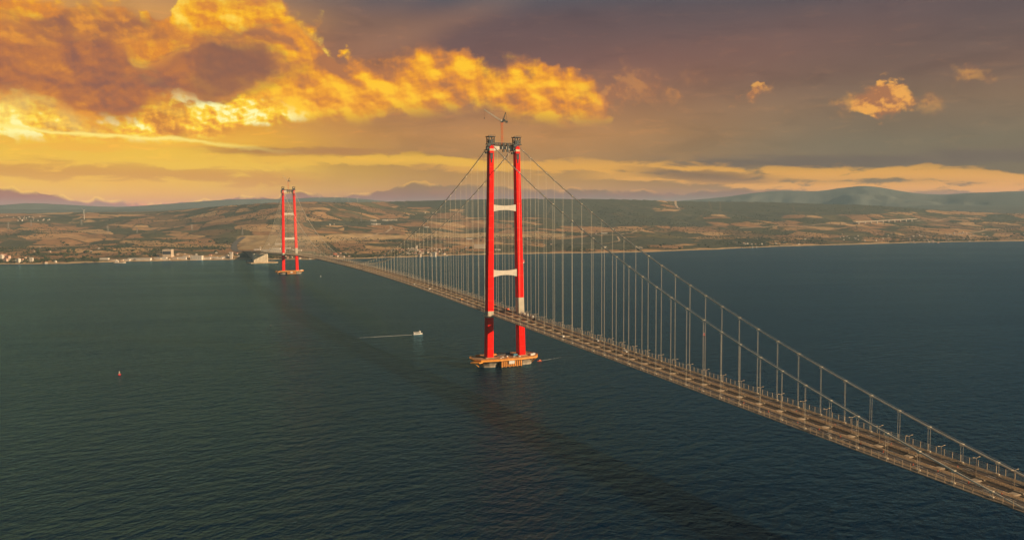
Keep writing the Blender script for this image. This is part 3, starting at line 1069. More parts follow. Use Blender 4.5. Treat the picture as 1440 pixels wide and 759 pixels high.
    for s in (-1, 1):
        n = 24
        c = MB()
        rr = [[(s * 25 + math.cos(2 * math.pi * k / n) * r * (1 + 0.03 * (k % 2)), math.sin(2 * math.pi * k / n) * r * 0.9 * (1 + 0.03 * (k % 2)), z) for k in range(n)]
              for z, r in ((-6, 14.5), (2.2, 14.5), (9.2, 19.0))]
        c.loft(rr)
        c.build('caisson', m_conc, f, smooth=False)
    c = MB()                                   # sheet-pile wall between the caissons, facing the camera and behind
    for sy in (-1, 1):
        for k in range(11):
            x0 = -13.0 + k * 2.9
            c.box(x0, x0 + 1.5, sy * 18.4 - 0.7, sy * 18.4 + 0.7, -0.8 + (1.4 if k % 2 else 0), 9.1, 0)
            c.box(x0 + 1.5, x0 + 2.9, sy * 17.6 - 0.4, sy * 17.6 + 0.4, 1.0, 9.1, 1)
        for zz in (8.6,):
            c.box(-13.2, 19.2, sy * 19.1 - 0.45, sy * 19.1 + 0.45, zz - .3, zz + .3, 0)
    c.box(-12.0, 18.0, -17.2, 17.2, -6, 8.8, 2)
    c.build('sheet_pile_wall', [m_orange, m_dark, m_conc], f)
    for s in (-1, 1):
        c = MB()
        for yy in (-14, -7, 0, 7, 14):
            c.bar((s * (44 - abs(yy) * .2), yy, 9.3), (s * 34, yy * .55, 2.4), 0.7)
        for xx in (22, 28, 34, 40):
            c.bar((s * xx, -17.5, 9.3), (s * xx * .92, -10, 2.6), 0.7)
        c.build('platform_strut', m_orange, f)
    MB().box(-2.5, 6.0, -20.3, -19.6, 4.2, 8.9).build('sign_board', m_white, f)
    c = MB()                                   # the boat landing at the left end
    c.prism([(-57, -14), (-47, -22), (-41, -19), (-50, -11)], 8.2, 9.6)
    c.bar((-52, -15.5, 8.2), (-44, -12, 2.0), 0.6)
    c.build('landing_stage', m_orange, f)
    for s in (-1, 1):                          # low plinths at the legs
        c = MB()
        c.prism([(s * 24.4 - 8, -8.5), (s * 24.4 + 8, -8.5), (s * 24.4 + 8, 8.5), (s * 24.4 - 8, 8.5)], 11.75, 12.75, s1=0.93)
        c.build('leg_plinth', m_pdeck, f)
    return tw


tower_near = build_tower(0.0, True)
tower_far = build_tower(SPAN, True)

# ------------------------------------------------------------------ deck
deck = empty('deck', (0, 0, 0), parent=bridge)
KIDS.setdefault(bridge.name, []).append(deck)


def stations(y0, y1, step=12.0):
    n = max(1, int(round((y1 - y0) / step)))
    return [(y0 + (y1 - y0) * k / n, deck_z(y0 + (y1 - y0) * k / n)) for k in range(n + 1)]


ST = stations(Y_START, Y_END)
for s in (-1, 1):
    sec = [(s * 4.5, -0.25), (s * 4.9, 0.0), (s * 18.2, 0.0), (s * 18.6, -0.3), (s * 18.6, -1.2), (s * 14.5, -3.6), (s * 8.2, -3.6), (s * 4.5, -1.3)]
    MB().sweep(sec, ST).build('box_girder', m_deckst, deck)
    sec = [(s * 7.7, 0.004), (s * 17.2, 0.004), (s * 17.2, 0.07), (s * 7.7, 0.07)]
    MB().sweep(sec, ST).build('road_surface', m_asph, deck)
    c = MB()
    for xx in (8.3, 16.7):
        sec = [(s * xx - .1, 0.074), (s * xx + .1, 0.074), (s * xx + .1, 0.08), (s * xx - .1, 0.08)]
        c.sweep(sec, ST)
    y = Y_START
    while y < 1500:
        z = deck_z(y)
        for xx in (11.0, 13.9):
            c.bar((s * xx, y, z + 0.077), (s * xx, y + 5, deck_z(y + 5) + 0.077), 0.2, 0.006)
        y += 15.0
    c.build('lane_marking', m_line, deck)
    # outer walkway on brackets, with the wind screen on its edge; it stops at the towers
    runs = [(Y_START, -9.0), (9.0, SPAN - 9.0), (SPAN + 9.0, Y_END)]
    c, w, g = MB(), MB(), MB()
    for a, b in runs:
        ss = stations(a, b)
        c.sweep([(s * 18.65, -0.15), (s * 22.4, -0.15), (s * 22.4, 0.05), (s * 18.65, 0.05)], ss)
        for zz, hgt in ((0.5, .09), (1.2, .09), (1.9, .09), (2.6, .09), (3.3, .09), (4.1, 0.16)):
            w.sweep([(s * 22.3 - .05, zz - hgt / 2), (s * 22.3 + .05, zz - hgt / 2), (s * 22.3 + .05, zz + hgt / 2), (s * 22.3 - .05, zz + hgt / 2)], ss)
        y = a
        while y < min(b, 2100):
            z = deck_z(y)
            g.box(s * 22.3 - .14, s * 22.3 + .14, y - .12, y + .12, z, z + 4.3)
            if y < 1200:
                g.bar((s * 18.7, y, z - 1.0), (s * 22.2, y, z - .3), 0.25)
            y += 6.0
    c.build('walkway', m_walk, deck)
    w.build('wind_screen', m_screen, deck)
    g.build('screen_post', m_rail, deck)
    # crash barriers
    c = MB()
    for xx in (7.2, 17.75):
        for zz in (0.45, 0.85, 1.2):
            c.sweep([(s * xx - .09, zz - .09), (s * xx + .09, zz - .09), (s * xx + .09, zz + .09), (s * xx - .09, zz + .09)], ST)
        c.sweep([(s * xx - .28, 0.0), (s * xx + .28, 0.0), (s * xx + .2, 0.22), (s * xx - .2, 0.22)], ST)
        y = Y_START
        while y < 1100:
            z = deck_z(y)
            c.box(s * xx - .14, s * xx + .14, y - .1, y + .1, z, z + 1.25)
            y += 3.0
    for xx in (5.0,):
        for zz in (0.5, 1.0):
            c.sweep([(s * xx - .07, zz - .07), (s * xx + .07, zz - .07), (s * xx + .07, zz + .07), (s * xx - .07, zz + .07)], ST)
        y = Y_START
        while y < 1100:
            z = deck_z(y)
            c.box(s * xx - .1, s * xx + .1, y - .1, y + .1, z, z + 1.05)
            y += 3.0
    c.build('crash_barrier', m_barrier, deck)
c = MB()                                        # service pipes and grating beams in the central gap
for xx in (-3.4, -1.7, 1.7, 3.4):
    c.sweep([(xx - .22, -1.0), (xx + .22, -1.0), (xx + .22, -0.6), (xx - .22, -0.6)], ST)
y = Y_START + 3
while y < 1300:
    c.box(-4.6, 4.6, y - .15, y + .15, deck_z(y) - 1.3, deck_z(y) - 1.02)
    y += 6.0
c.build('gap_grating', m_deckst, deck)

# hangers and cross girders every 24 m
HY = [-551.1 + 24 * k for k in range(-8, 23)] + [SPAN / 2 + 24 * k for k in range(-41, 42)] + [SPAN + 551.1 - 24 * k for k in range(-8, 23)]
HY = [y for y in HY if abs(y) > 12 and abs(y - SPAN) > 12]


def crossgirder(mb, y):
    z = deck_z(y)
    mb.loft([[(-4.85, y - 4.6, z - .42), (-4.85, y + 4.6, z - .42), (-4.85, y + 2.6, z - 2.9), (-4.85, y - 2.6, z - 2.9)],
             [(-2.6, y - 2.8, z - .42), (-2.6, y + 2.8, z - .42), (-2.6, y + 1.6, z - 2.9), (-2.6, y - 1.6, z - 2.9)],
             [(2.6, y - 2.8, z - .42), (2.6, y + 2.8, z - .42), (2.6, y + 1.6, z - 2.9), (2.6, y - 1.6, z - 2.9)],
             [(4.85, y - 4.6, z - .42), (4.85, y + 4.6, z - .42), (4.85, y + 2.6, z - 2.9), (4.85, y - 2.6, z - 2.9)]])
    mb.box(-4.2, 4.2, y - 2.2, y + 2.2, z - .415, z - .1)
    mb.box(-4.4, -3.2, y - 3.0, y + 3.0, z - .4, z + .45)
    mb.box(3.2, 4.4, y - 3.0, y + 3.0, z - .4, z + .45)


rest = MB()
CY = [y for y in HY] + [-767.1, -791.1]
CY.sort(key=lambda y: abs(y + 900))
for k, y in enumerate(CY):
    if k < 100:
        mb = MB(); crossgirder(mb, y); mb.build('cross_girder', m_box, deck, origin=(0, y, deck_z(y)))
    else:
        crossgirder(rest, y)
tag(rest.build('cross_girder', m_box, deck), kind='stuff')


def hanger(mb, s, y):
    zt, zb = cable_z(y), deck_z(y)
    if zt - zb < 3.0: return False
    far = max(0.0, (y + 200) / 2500)
    hr = 0.055 + 0.045 * min(1, far)
    gap = 0.42 if y > -600 else 0.85
    for dyy in (-gap, gap):
        mb.tube([(s * HX, y + dyy, zb + 0.6), (s * HX, y + dyy, zt)], hr, 5)
    mb.box(s * HX - .45, s * HX + .45, y - 1.35, y + 1.35, zb - .2, zb + 1.15)
    mb.box(s * HX - .75, s * HX + .75, y - 1.1, y + 1.1, zt - .95, zt + .62)
    return True


alls = sorted([(abs(y + 1046) + (0 if s < 0 else 20), s, y) for y in HY for s in (-1, 1)])
rest = MB()
k = 0
for d, s, y in alls:
    if k < 100:
        mb = MB()
        if hanger(mb, s, y):
            mb.build('hanger', m_rope, bridge, origin=(s * HX, y, deck_z(y)))
            k += 1
    else:
        hanger(rest, s, y)
tag(rest.build('hanger', m_rope, bridge), kind='stuff')

# main cables, with two hand ropes each
for s in (-1, 1):
    ys = [-SIDE - 25 + 12 * k for k in range(67)]
    pts_ = []
    y = -SIDE - 12
    def cx(y):
        u = min(abs(y), abs(y - SPAN))
        return s * (HX + 0.4 * max(0, 1 - u / 250.0))
    n = 340
    path = []
    for k in range(n + 1):
        y = -SIDE - 14 + (SPAN + 2 * SIDE + 28) * k / n
        path.append((cx(y), y, cable_z(y)))
    cab = MB().tube(path, 0.56, 8).build('main_cable', m_cable, bridge, smooth=True)
    c = MB()
    for side in (-0.75, 0.75):
        c.tube([(x + side, y, z + 1.25) for x, y, z in path], 0.07, 4)
    c.build('hand_rope', m_cable, cab)

# approach viaduct piers and the anchor blocks
for y in (2905, 2975):
    for s in (-1, 1):
        MB().box(s * 11.5 - 4.0, s * 11.5 + 4.0, y - 2.2, y + 2.2, -5, deck_z(y) - 3.62).build('approach_pier', m_conc, bridge)
c = MB()
c.loft([[(-21, 3010, -5), (21, 3010, -5), (21, 3010, deck_z(3010) - 3.7), (-21, 3010, deck_z(3010) - 3.7)], [(-21, 3716, -5), (21, 3716, -5), (21, 3716, deck_z(3716) - 3.7), (-21, 3716, deck_z(3716) - 3.7)]])
for k in range(28):
    y = 3016 + 25 * k
    c.box(-21.6, -21.01, y, y + 2, 0, deck_z(y) - 4.2)
c.build('abutment', m_conc, bridge)
an = empty('anchor_block', (-18, SPAN + SIDE, 0), parent=bridge)
KIDS.setdefault(bridge.name, []).append(an)
c = MB()
Ya = SPAN + SIDE
ribs = MB()
for k in range(10):
    x0 = -30.0 + k * 6.2
    ribs.box(x0, x0 + 4.4, 0, 8, 3.4, 40.0 + (4.0 if k in (0, 9) else (-2.2 if k % 2 else 0)))
    ribs.box(x0 + 4.4, x0 + 6.2, 5.0, 8, 3.4, 38.0)
ribs.box(-30, 32, 8, 66, 3.4, 38.0)
ribs.build('ribbed_wall', plain('anchor_concrete', (0.60, 0.50, 0.35), 0.8, 0.0, 0.14, 0.08), an)
MB().prism([(-46, -26), (60, -22), (76, 0), (66, 70), (30, 110), (-34, 120), (-58, 70), (-62, 10)], -6, 3.4).build('quay_apron', plain('quay', (0.38, 0.27, 0.15), 0.9, 0, .25, .1), an)
MB().box(-24, 24, -806, -790, -6, deck_z(-796) - 4.2).build('approach_pier', m_conc, bridge)      # near end, mostly past the frame
MB().box(-23.5, -15.5, -789.9, -772, deck_z(-786) - 7.5, deck_z(-786) - 3.9).build('cable_end_bracket', m_dark, bridge)

# ------------------------------------------------------------------ things on the bridge
m_craneo = plain('crane_orange', (0.60, 0.17, 0.06), 0.5, 0.0, 0.12, 0.4)
m_cranew = plain('crane_pale', (0.44, 0.39, 0.31), 0.5, 0.0, 0.12, 0.4)
m_glass = plain('dark_glass', (0.02, 0.025, 0.03), 0.15, 0.0, 0.1, 0.5)
m_tyre = plain('tyre_rubber', (0.02, 0.02, 0.02), 0.9, 0.0, 0.2, 1.0)
m_blue = plain('blue_container_paint', (0.05, 0.20, 0.30), 0.55, 0.0, 0.15, 0.6)
m_safety = plain('safety_orange', (0.60, 0.09, 0.02), 0.5, 0.0, 0.1, 0.6)
m_signal = plain('signal_red', (0.62, 0.03, 0.025), 0.5, 0.0, 0.1, 0.6)


def lattice(mb, a, b, w0, w1, n, chord=0.3, lace=0.18, mi=0):
    a, b = Vector(a), Vector(b)
    d = (b - a).normalized()
    u = Vector((0, 0, 1)) if abs(d.z) < 0.9 else Vector((0, 1, 0))
    s = d.cross(u).normalized()
    t = s.cross(d).normalized()
    cor = []
    for k in range(n + 1):
        f = k / n
        p, w = a.lerp(b, f), w0 + (w1 - w0) * f
        cor.append([p + s * (i * w / 2) + t * (j * w / 2) for i, j in ((-1, -1), (1, -1), (1, 1), (-1, 1))])
    for i in range(4):
        mb.bar(cor[0][i], cor[-1][i], chord, mi=mi)
    for k in range(n):
        for i in range(4):
            j = (i + 1) % 4
            mb.bar(cor[k][i], cor[k + 1][j] if k % 2 else cor[k + 1][i], lace, mi=mi)
            mb.bar(cor[k][i] if k % 2 == 0 else cor[k][j], cor[k + 1][j] if k % 2 == 0 else cor[k + 1][i], lace, mi=mi)


def tower_crane(loc, rz, jib_up, lab, scale=1.0):
    """luffing crane on a lattice mast standing on the top crossbeam"""
    r = empty('tower_crane', loc, rz)
    tag(r, lab, 'crane', 'tower cranes on the red towers')
    c = MB(); lattice(c, (0, 0, 0), (0, 0, 32), 2.2, 2.2, 13, 0.42, 0.24); c.box(-1.7, 1.7, -1.7, 1.7, 10.5, 11.3); c.box(-1.8, 1.8, -1.8, 1.8, 30.0, 31.0); c.build('mast', m_craneo, r)
    c = MB(); c.box(-1.6, 1.6, -1.6, 1.6, 32, 33.2); c.box(-1.5, 7.6, -1.5, 1.5, 33.2, 34.4); c.box(5.2, 7.8, -1.6, 1.6, 31.8, 34.2); c.box(1.4, 4.6, -1.4, 1.4, 34.4, 36.3); c.build('machinery_deck', m_scaf, r)
    MB().box(-2.4, -0.4, -2.9, -1.3, 33.3, 36.0).build('operator_cab', m_cranew, r)
    ca, sa = math.cos(jib_up), math.sin(jib_up)
    tip = (-2 - 27 * ca, 0, 34.4 + 27 * sa)
    c = MB(); lattice(c, (-1.6, 0, 34.4), tip, 1.7, 0.9, 13, 0.34, 0.2); c.build('jib', m_cranew, r)
    c = MB(); lattice(c, (1.4, 0, 34.4), (5.4, 0, 46.0), 1.5, 0.7, 6, 0.38, 0.22); c.bar((5.4, 0, 46.0), (7.2, 0, 34.2), 0.26); c.build('back_mast', m_scaf, r)
    c = MB(); c.bar((5.4, 0, 46.0), tip, 0.09); c.bar(tip, (tip[0], 0, tip[2] - 11), 0.09); c.box(tip[0] - .5, tip[0] + .5, -.4, .4, tip[2] - 12.4, tip[2] - 11); c.build('hoist_rope', m_dark, r)
    r.scale = (scale,) * 3
    return r


tower_crane((-2.2, 0, 304.9), math.radians(-12), math.radians(33), 'orange mast tower crane with raised jib on top of the nearer red tower')
tower_crane((-0.5, SPAN, 304.9), math.radians(-12), math.radians(52), 'small orange tower crane on top of the far red tower')

# street lamps in the central gap
lamp = empty('street_lamp', (0, 0, 0))
c = MB(); c.tube([(0, 0, 0), (0, 0, 11.3)], 0.17, 6, r1=0.11); c.box(-.3, .3, -.3, .3, 0, .5); c.build('pole', m_rail, lamp)
for s in (-1, 1):
    c = MB(); c.bar((0, 0, 11.2), (s * 2.6, 0, 11.7), 0.16); c.build('arm', m_rail, lamp)
    MB().box(min(s * 1.9, s * 3.3), max(s * 1.9, s * 3.3), -.2, .2, 11.62, 11.82).build('lamp_head', m_barrier, lamp)
first = True
for y in [-767.1 + 24 * k + 4 for k in range(0, 76)]:
    if abs(y) < 10: continue
    o = lamp if first else copy_tree(lamp)
    first = False
    o.location = (5.5, y, deck_z(y))
    tag(o, 'slim double-armed street lamp in the row along the central gap of the bridge deck', 'street lamp', 'street lamps along the bridge deck')


def van(loc, rz, lab, m=m_white, L=5.6, grp='vehicles on the bridge deck'):
    r = empty('work_van', loc, rz)
    tag(r, lab, 'van', grp)
    c = MB()
    prof = [(-L / 2, 0.45), (L / 2, 0.45), (L / 2, 1.15), (L / 2 - 0.9, 1.35), (L / 2 - 1.7, 2.25), (-L / 2, 2.3)]
    c.loft([[(-1.0, y, z) for y, z in prof], [(1.0, y, z) for y, z in prof]])
    c.build('body', m, r)
    c = MB()
    c.add([(-.9, L / 2 - .93, 1.42), (.9, L / 2 - .93, 1.42), (.9, L / 2 - 1.62, 2.2), (-.9, L / 2 - 1.62, 2.2)], [(0, 1, 2, 3)])
    c.build('windscreen', m_glass, r)
    for sx in (-.95, .95):
        for sy in (-L / 2 + 1.1, L / 2 - 1.1):
            MB().tube([(sx - .12, sy, .4), (sx + .12, sy, .4)], .4, 10).build('wheel', m_tyre, r)
    return r


def truck(loc, rz, lab, m_cab, m_load, grp='vehicles on the bridge deck'):
    r = empty('flatbed_truck', loc, rz)
    tag(r, lab, 'truck', grp)
    c = MB(); c.loft([[(-1.2, y, z) for y, z in ((3.2, .8), (5.2, .8), (5.2, 2.2), (4.9, 3.2), (3.2, 3.2))], [(1.2, y, z) for y, z in ((3.2, .8), (5.2, .8), (5.2, 2.2), (4.9, 3.2), (3.2, 3.2))]]); c.build('cab', m_cab, r)
    MB().box(-1.25, 1.25, -5.2, 3.0, 1.0, 1.35).build('bed', m_dark, r)
    c = MB(); c.box(-1.1, 1.1, -4.6, -1.4, 1.35, 2.9); c.box(-1.0, .9, -1.0, 2.4, 1.35, 2.4); c.build('load', m_load, r)
    MB().add([(-1.05, 5.21, 2.25), (1.05, 5.21, 2.25), (1.05, 4.95, 3.05), (-1.05, 4.95, 3.05)], [(0, 1, 2, 3)]).build('windscreen', m_glass, r)
    for sx in (-1.1, 1.1):
        for sy in (-4.2, -3.0, 3.9):
            MB().tube([(sx - .15, sy, .5), (sx + .15, sy, .5)], .5, 10).build('wheel', m_tyre, r)
    return r


def on_deck(x, y): return (x, y, deck_z(y) + 0.075)


van(on_deck(-10.5, -199), 0, 'white van on the near carriageway a short way before the nearer tower')
van(on_deck(15.0, -236), math.pi, 'white van by the far barrier well before the nearer tower')
van(on_deck(11.0, -304), math.pi, 'white van on the far carriageway nearest to the camera')
van(on_deck(-15.5, 388), 0, 'white van on the near carriageway of the main span, farther of two')
van(on_deck(-11.2, 310), 0, 'white van on the near carriageway of the main span, nearer of two')
truck(on_deck(12.6, 528), 0, 'dark lorry on the far carriageway of the main span', m_scaf, m_scaf)
truck(on_deck(-10.2, 152), 0, 'lorry with orange load on the near carriageway just past the nearer tower', m_cranew, m_orange)
truck(on_deck(12.6, 64), 0, 'orange and black lorry parked behind the legs of the nearer tower', m_safety, m_scaf)
truck(on_deck(15.4, -70), math.pi, 'dark low lorry beside the far barrier right of the nearer tower', m_scaf, m_dark)
# crawler crane working between the legs
cr_ = empty('crawler_crane', on_deck(13.6, 26), math.radians(20))
tag(cr_, 'black and orange crawler crane with upright boom between the legs of the nearer tower', 'crane')
for s in (-1, 1):
    MB().loft([[(s * 2.0 - .45, y, z) for y, z in ((-3, .25), (-2.6, 0), (2.6, 0), (3, .25), (3, .8), (2.6, 1.05), (-2.6, 1.05), (-3, .8))], [(s * 2.0 + .45, y, z) for y, z in ((-3, .25), (-2.6, 0), (2.6, 0), (3, .25), (3, .8), (2.6, 1.05), (-2.6, 1.05), (-3, .8))]]).build('track', m_tyre, cr_)
c = MB(); c.box(-1.6, 1.6, -3.6, 1.8, 1.2, 3.0); c.box(-1.7, 1.7, -4.4, -3.2, 1.3, 3.2); c.build('engine_house', m_safety, cr_)
MB().box(-1.7, -.4, 1.82, 3.2, 1.3, 3.3).build('operator_cab', m_scaf, cr_)
c = MB(); lattice(c, (0.4, 1.6, 1.8), (1.4, 5.2, 21), 1.2, 0.7, 9, 0.3, 0.18); c.build('boom', m_dark, cr_)
# site cabins outside the right leg
for k, (x, y) in enumerate([(20.6, -13), (20.7, -19.5), (20.6, -31), (20.6, -48)]):
    r = empty('site_cabin', (x, y, deck_z(y) + 0.05))
    tag(r, 'small white site cabin on the walkway at the foot of the pale leg', 'cabin', 'site cabins on the deck walkway')
    MB().box(-1.2, 1.2, -1.9, 1.9, 0.0, 2.7).build('wall', m_white, r)
    MB().box(-1.3, 1.3, -2.0, 2.0, 2.7, 2.85).build('roof', m_rail, r)
    MB().box(-.5, .5, -1.93, -1.9, .1, 2.1).build('door', m_dark, r)
# orange marker drums along the lanes
mk = MB(); n = 10
mk.loft([[(math.cos(2 * math.pi * k / n) * r, math.sin(2 * math.pi * k / n) * r, z) for k in range(n)] for z, r in ((0, .48), (.1, .48), (.11, .32), (0.95, .22), (1.1, .16))])
marker = mk.build('marker_drum', m_safety)
first = True
for x, y in [(-9.2, -760), (-9.0, -742), (-9.3, -721.6), (-9.0, -700.7), (-12.8, -686), (-9.3, -660), (-9.0, -641), (-9.3, -623.2), (-10.3, -604.2), (-12.5, -585), (-11.2, -552), (-12.1, -524), (-14.5, -508.2), (-16.2, -470.4), (9.0, -650), (9.2, -700), (9.0, -600), (9.2, -560)]:
    o = marker if first else copy_tree(marker)
    first = False
    o.location = on_deck(x, y)
    tag(o, 'small orange marker drum standing on the lanes of the bridge deck', 'marker drum', 'orange marker drums on the deck')
# red hoist cage on the side of the right leg
h_, wx_, wy_ = leg_at(146)
r = empty('hoist_cage', (h_ + wx_ / 2 + 1.4, -1.0, 143.5))
tag(r, 'red service hoist cage halfway up the outside of the right leg of the nearer tower', 'hoist')
c = MB(); c.box(-1.3, 1.3, -1.8, 1.8, 0, .3); c.box(-1.3, 1.3, -1.8, 1.8, 3.0, 3.3)
for px in (-1.2, 1.2):
    for py in (-1.7, 1.7): c.bar((px, py, .3), (px, py, 3.0), .25)
c.box(-1.25, 1.25, -1.75, 1.75, .3, 1.5)
c.build('cage', m_signal, r)
MB().box(-.6, .9, -1.95, -1.8, -1.4, -.02).build('counterweight', m_white, r)

# stores on the two pier platforms
def container(loc, rz, m, lab, L=6.1):
    r = empty('site_container', loc, rz)
    tag(r, lab, 'container')
    c = MB(); c.box(-L / 2, L / 2, -1.22, 1.22, 0, 2.6)
    k = -L / 2 + .3
    while k < L / 2 - .3:
        c.box(k, k + .25, -1.30, -1.22, .15, 2.45); c.box(k, k + .25, 1.22, 1.30, .15, 2.45); k += .5
    c.build('box', m, r)
    c = MB(); c.box(L / 2 + .002, L / 2 + .06, -1.1, -.03, .12, 2.5); c.build('door', m, r)
    c = MB(); c.box(L / 2 + .002, L / 2 + .06, .03, 1.1, .12, 2.5); c.build('door', m, r)
    return r


PZ = 11.75
container((11.0, 15.0, PZ), .3, m_blue, 'blue site container at the back of the nearer pier platform')
container((14.5, -3.0, PZ), .1, m_blue, 'blue site container in front of the right leg base on the nearer pier')
container((37.0, -9.5, PZ), .35, m_white, 'white site container at the right end of the nearer pier platform')
container((41.5, -6.5, PZ), .6, m_white, 'second white container at the right tip of the nearer pier platform', 4.2)
container((-36.0, 13.0, PZ), 0, m_orange, 'orange container at the back left of the nearer pier platform')
container((38.0, SPAN - 8, PZ), .35, m_white, 'white site container at the right end of the far pier platform')
container((42.0, SPAN - 3, PZ), .5, m_cranew, 'pale site container at the right tip of the far pier platform', 4.2)
for k, (x, y, a, b, hgt, m) in enumerate([(-7, -9, 3, 2, 1.6, m_white), (-2, -14, 2.4, 2, 1.3, m_orange), (4, 2, 5, 2.2, 1.2, m_dark), (-9, 4, 6, 3, 1.4, m_scaf), (1, -5, 2, 2, 1.5, m_white), (9, -11, 2.6, 1.8, 1.4, m_cranew), (-12, -14, 2.2, 1.4, 1.2, m_white), (17, -13, 2.4, 1.6, 1.5, m_white), (0, 10, 16, 1.6, 1.5, m_scaf), (-14, 14, 14, 4, 1.6, m_orange)]):
    r = empty('material_stack', (x, y, PZ), 0.1 * (k % 5) - .2)
    col_ = {m_white: 'white', m_orange: 'orange', m_dark: 'black', m_scaf: 'dark grey', m_cranew: 'pale'}[m]
    tag(r, '%s stack of site material lying on the nearer pier platform' % col_, 'material stack', 'site material on the nearer pier')
    nlay = 3
    for q in range(nlay):
        MB().box(-a / 2 * (1 - .06 * q), a / 2 * (1 - .05 * q), -b / 2, b / 2 * (1 - .08 * q), hgt * q / nlay + .02, hgt * (q + .86) / nlay).build('layer', m, r)

# ------------------------------------------------------------------ boats and buoys
m_foam, T, B = new_mat('foam')
co = T.n.new('ShaderNodeNewGeometry').outputs['Position']
px_, py_, pz_ = T.sep(co)
fn = T.noise(T.xyz(px_ * 0.35, py_, 0.0), 0.55, 5.0, 0.65)
uv = T.n.new('ShaderNodeAttribute'); uv.attribute_name = 'strength'
st_ = X(T, uv.outputs['Fac'])
T.put(B.inputs['Base Color'], (0.62, 0.62, 0.58))
B.inputs['Roughness'].default_value = 0.9
T.put(B.inputs['Alpha'], T.step(0.62, 0.30, 1.0 - fn + (0.62 - st_)) )


def wake(a, b, w0, w1, lab, s0=0.75, s1=0.25, n=40, bend=0.0):
    a, b = Vector((a[0], a[1], 0.0)), Vector((b[0], b[1], 0.0))
    d = (b - a).normalized()
    s = Vector((-d.y, d.x, 0))
    v, f, st = [], [], []
    for k in range(n + 1):
        t = k / n
        p = a.lerp(b, t) + s * (bend * t * t)
        w = w0 + (w1 - w0) * t
        for j in (-1, -.4, .4, 1):
            v.append(p + s * (j * w / 2) + Vector((0, 0, 0.03)))
            st.append((s0 + (s1 - s0) * t) * (1.0 if abs(j) < .5 else 0.12))
    for k in range(n):
        for j in range(3):
            i = k * 4 + j
            f.append((i, i + 1, i + 5, i + 4))
    o = MB().add(v, f).build('boat_wake', m_foam)
    vec_attr(o.data, 'strength', st)
    tag(o, lab, kind='stuff')
    return o


def ferry(loc, rz):
    r = empty('passenger_boat', loc, rz)
    tag(r, 'white two-deck passenger boat trailing a wake left of the nearer tower', 'boat')
    hull = MB()
    L = 9.6
    st = [(-L, 2.3), (-L * .5, 2.6), (L * .25, 2.6), (L * .7, 1.9), (L, 0.15)]
    hull.loft([[(x, -w * .72, -.7), (x, w * .72, -.7), (x + (.8 if x == L else 0), w, 1.5 + (.5 if x > L * .6 else 0)), (x + (.8 if x == L else 0), -w, 1.5 + (.5 if x > L * .6 else 0))] for x, w in st])
    hull.build('hull', m_white, r)
    c = MB(); c.box(-8.2, 5.6, -2.1, 2.1, 1.5, 3.9); c.build('cabin', m_white, r)
    for s in (-1, 1):
        c = MB(); c.box(-6.8, 4.6, s * 2.1 - .04, s * 2.1 + .04, 2.1, 3.4); c.build('window_band', m_glass, r)
    c = MB(); c.box(-8.8, 6.2, -2.4, 2.4, 3.9, 4.15)
    for x in np.linspace(-8.6, 3.0, 9):
        for s in (-1, 1): c.bar((x, s * 2.3, 4.15), (x, s * 2.3, 5.1), .12)
    for s in (-1, 1): c.bar((-8.6, s * 2.3, 5.1), (3, s * 2.3, 5.1), .14)
    c.build('upper_deck', m_white, r)
    c = MB(); c.box(3.2, 6.0, -1.7, 1.7, 4.15, 6.3); c.box(3.0, 6.3, -1.9, 1.9, 6.3, 6.5); c.build('wheelhouse', m_white, r)
    MB().box(5.99, 6.05, -1.4, 1.4, 5.1, 6.0).build('windscreen', m_glass, r)
    c = MB(); c.tube([(4.2, 0, 6.5), (4.0, 0, 9.4)], .14, 6); c.bar((4.1, -.9, 8.3), (4.1, .9, 8.3), .12); c.build('mast', m_white, r)
    c = MB(); c.box(-8.9, -7.9, -1.2, 1.2, 4.15, 5.7); c.build('funnel', m_white, r)
    return r


ferry((-26.0, 334.5, 0), math.radians(3)).scale = (.88, .88, .88)
wake((-36.0, 335.2), (-136.0, 340.6), 4.4, 8.5, 'white foam wake streaming behind the passenger boat', 1.05, 0.55)
wake((-120.0, 339.8), (-330.0, 352.0), 8.5, 20.0, 'thin fading end of the wake left of the passenger boat', 0.5, 0.3)
b_ = empty('work_boat', (55.0, 3.0, 0), math.radians(190))
b_.scale = (.65, .65, .65)
tag(b_, 'small orange work boat at the right end of the nearer pier', 'boat')
hull = MB(); hull.loft([[(x, -w * .7, -.5), (x, w * .7, -.5), (x, w, 1.3), (x, -w, 1.3)] for x, w in ((-5, 1.6), (-1, 1.8), (3, 1.5), (5.6, .1))]); hull.build('hull', m_safety, b_)
MB().box(-2.5, .8, -1.1, 1.1, 1.3, 3.2).build('wheelhouse', m_craneo, b_)
c = MB(); c.tube([(-.8, 0, 3.2), (-.8, 0, 5.2)], .1, 6); c.build('mast', m_dark, b_)
wake((58.5, 4.0), (122.0, 27.0), 2.0, 4.5, 'short foam wake right of the nearer pier', 0.85, 0.4)


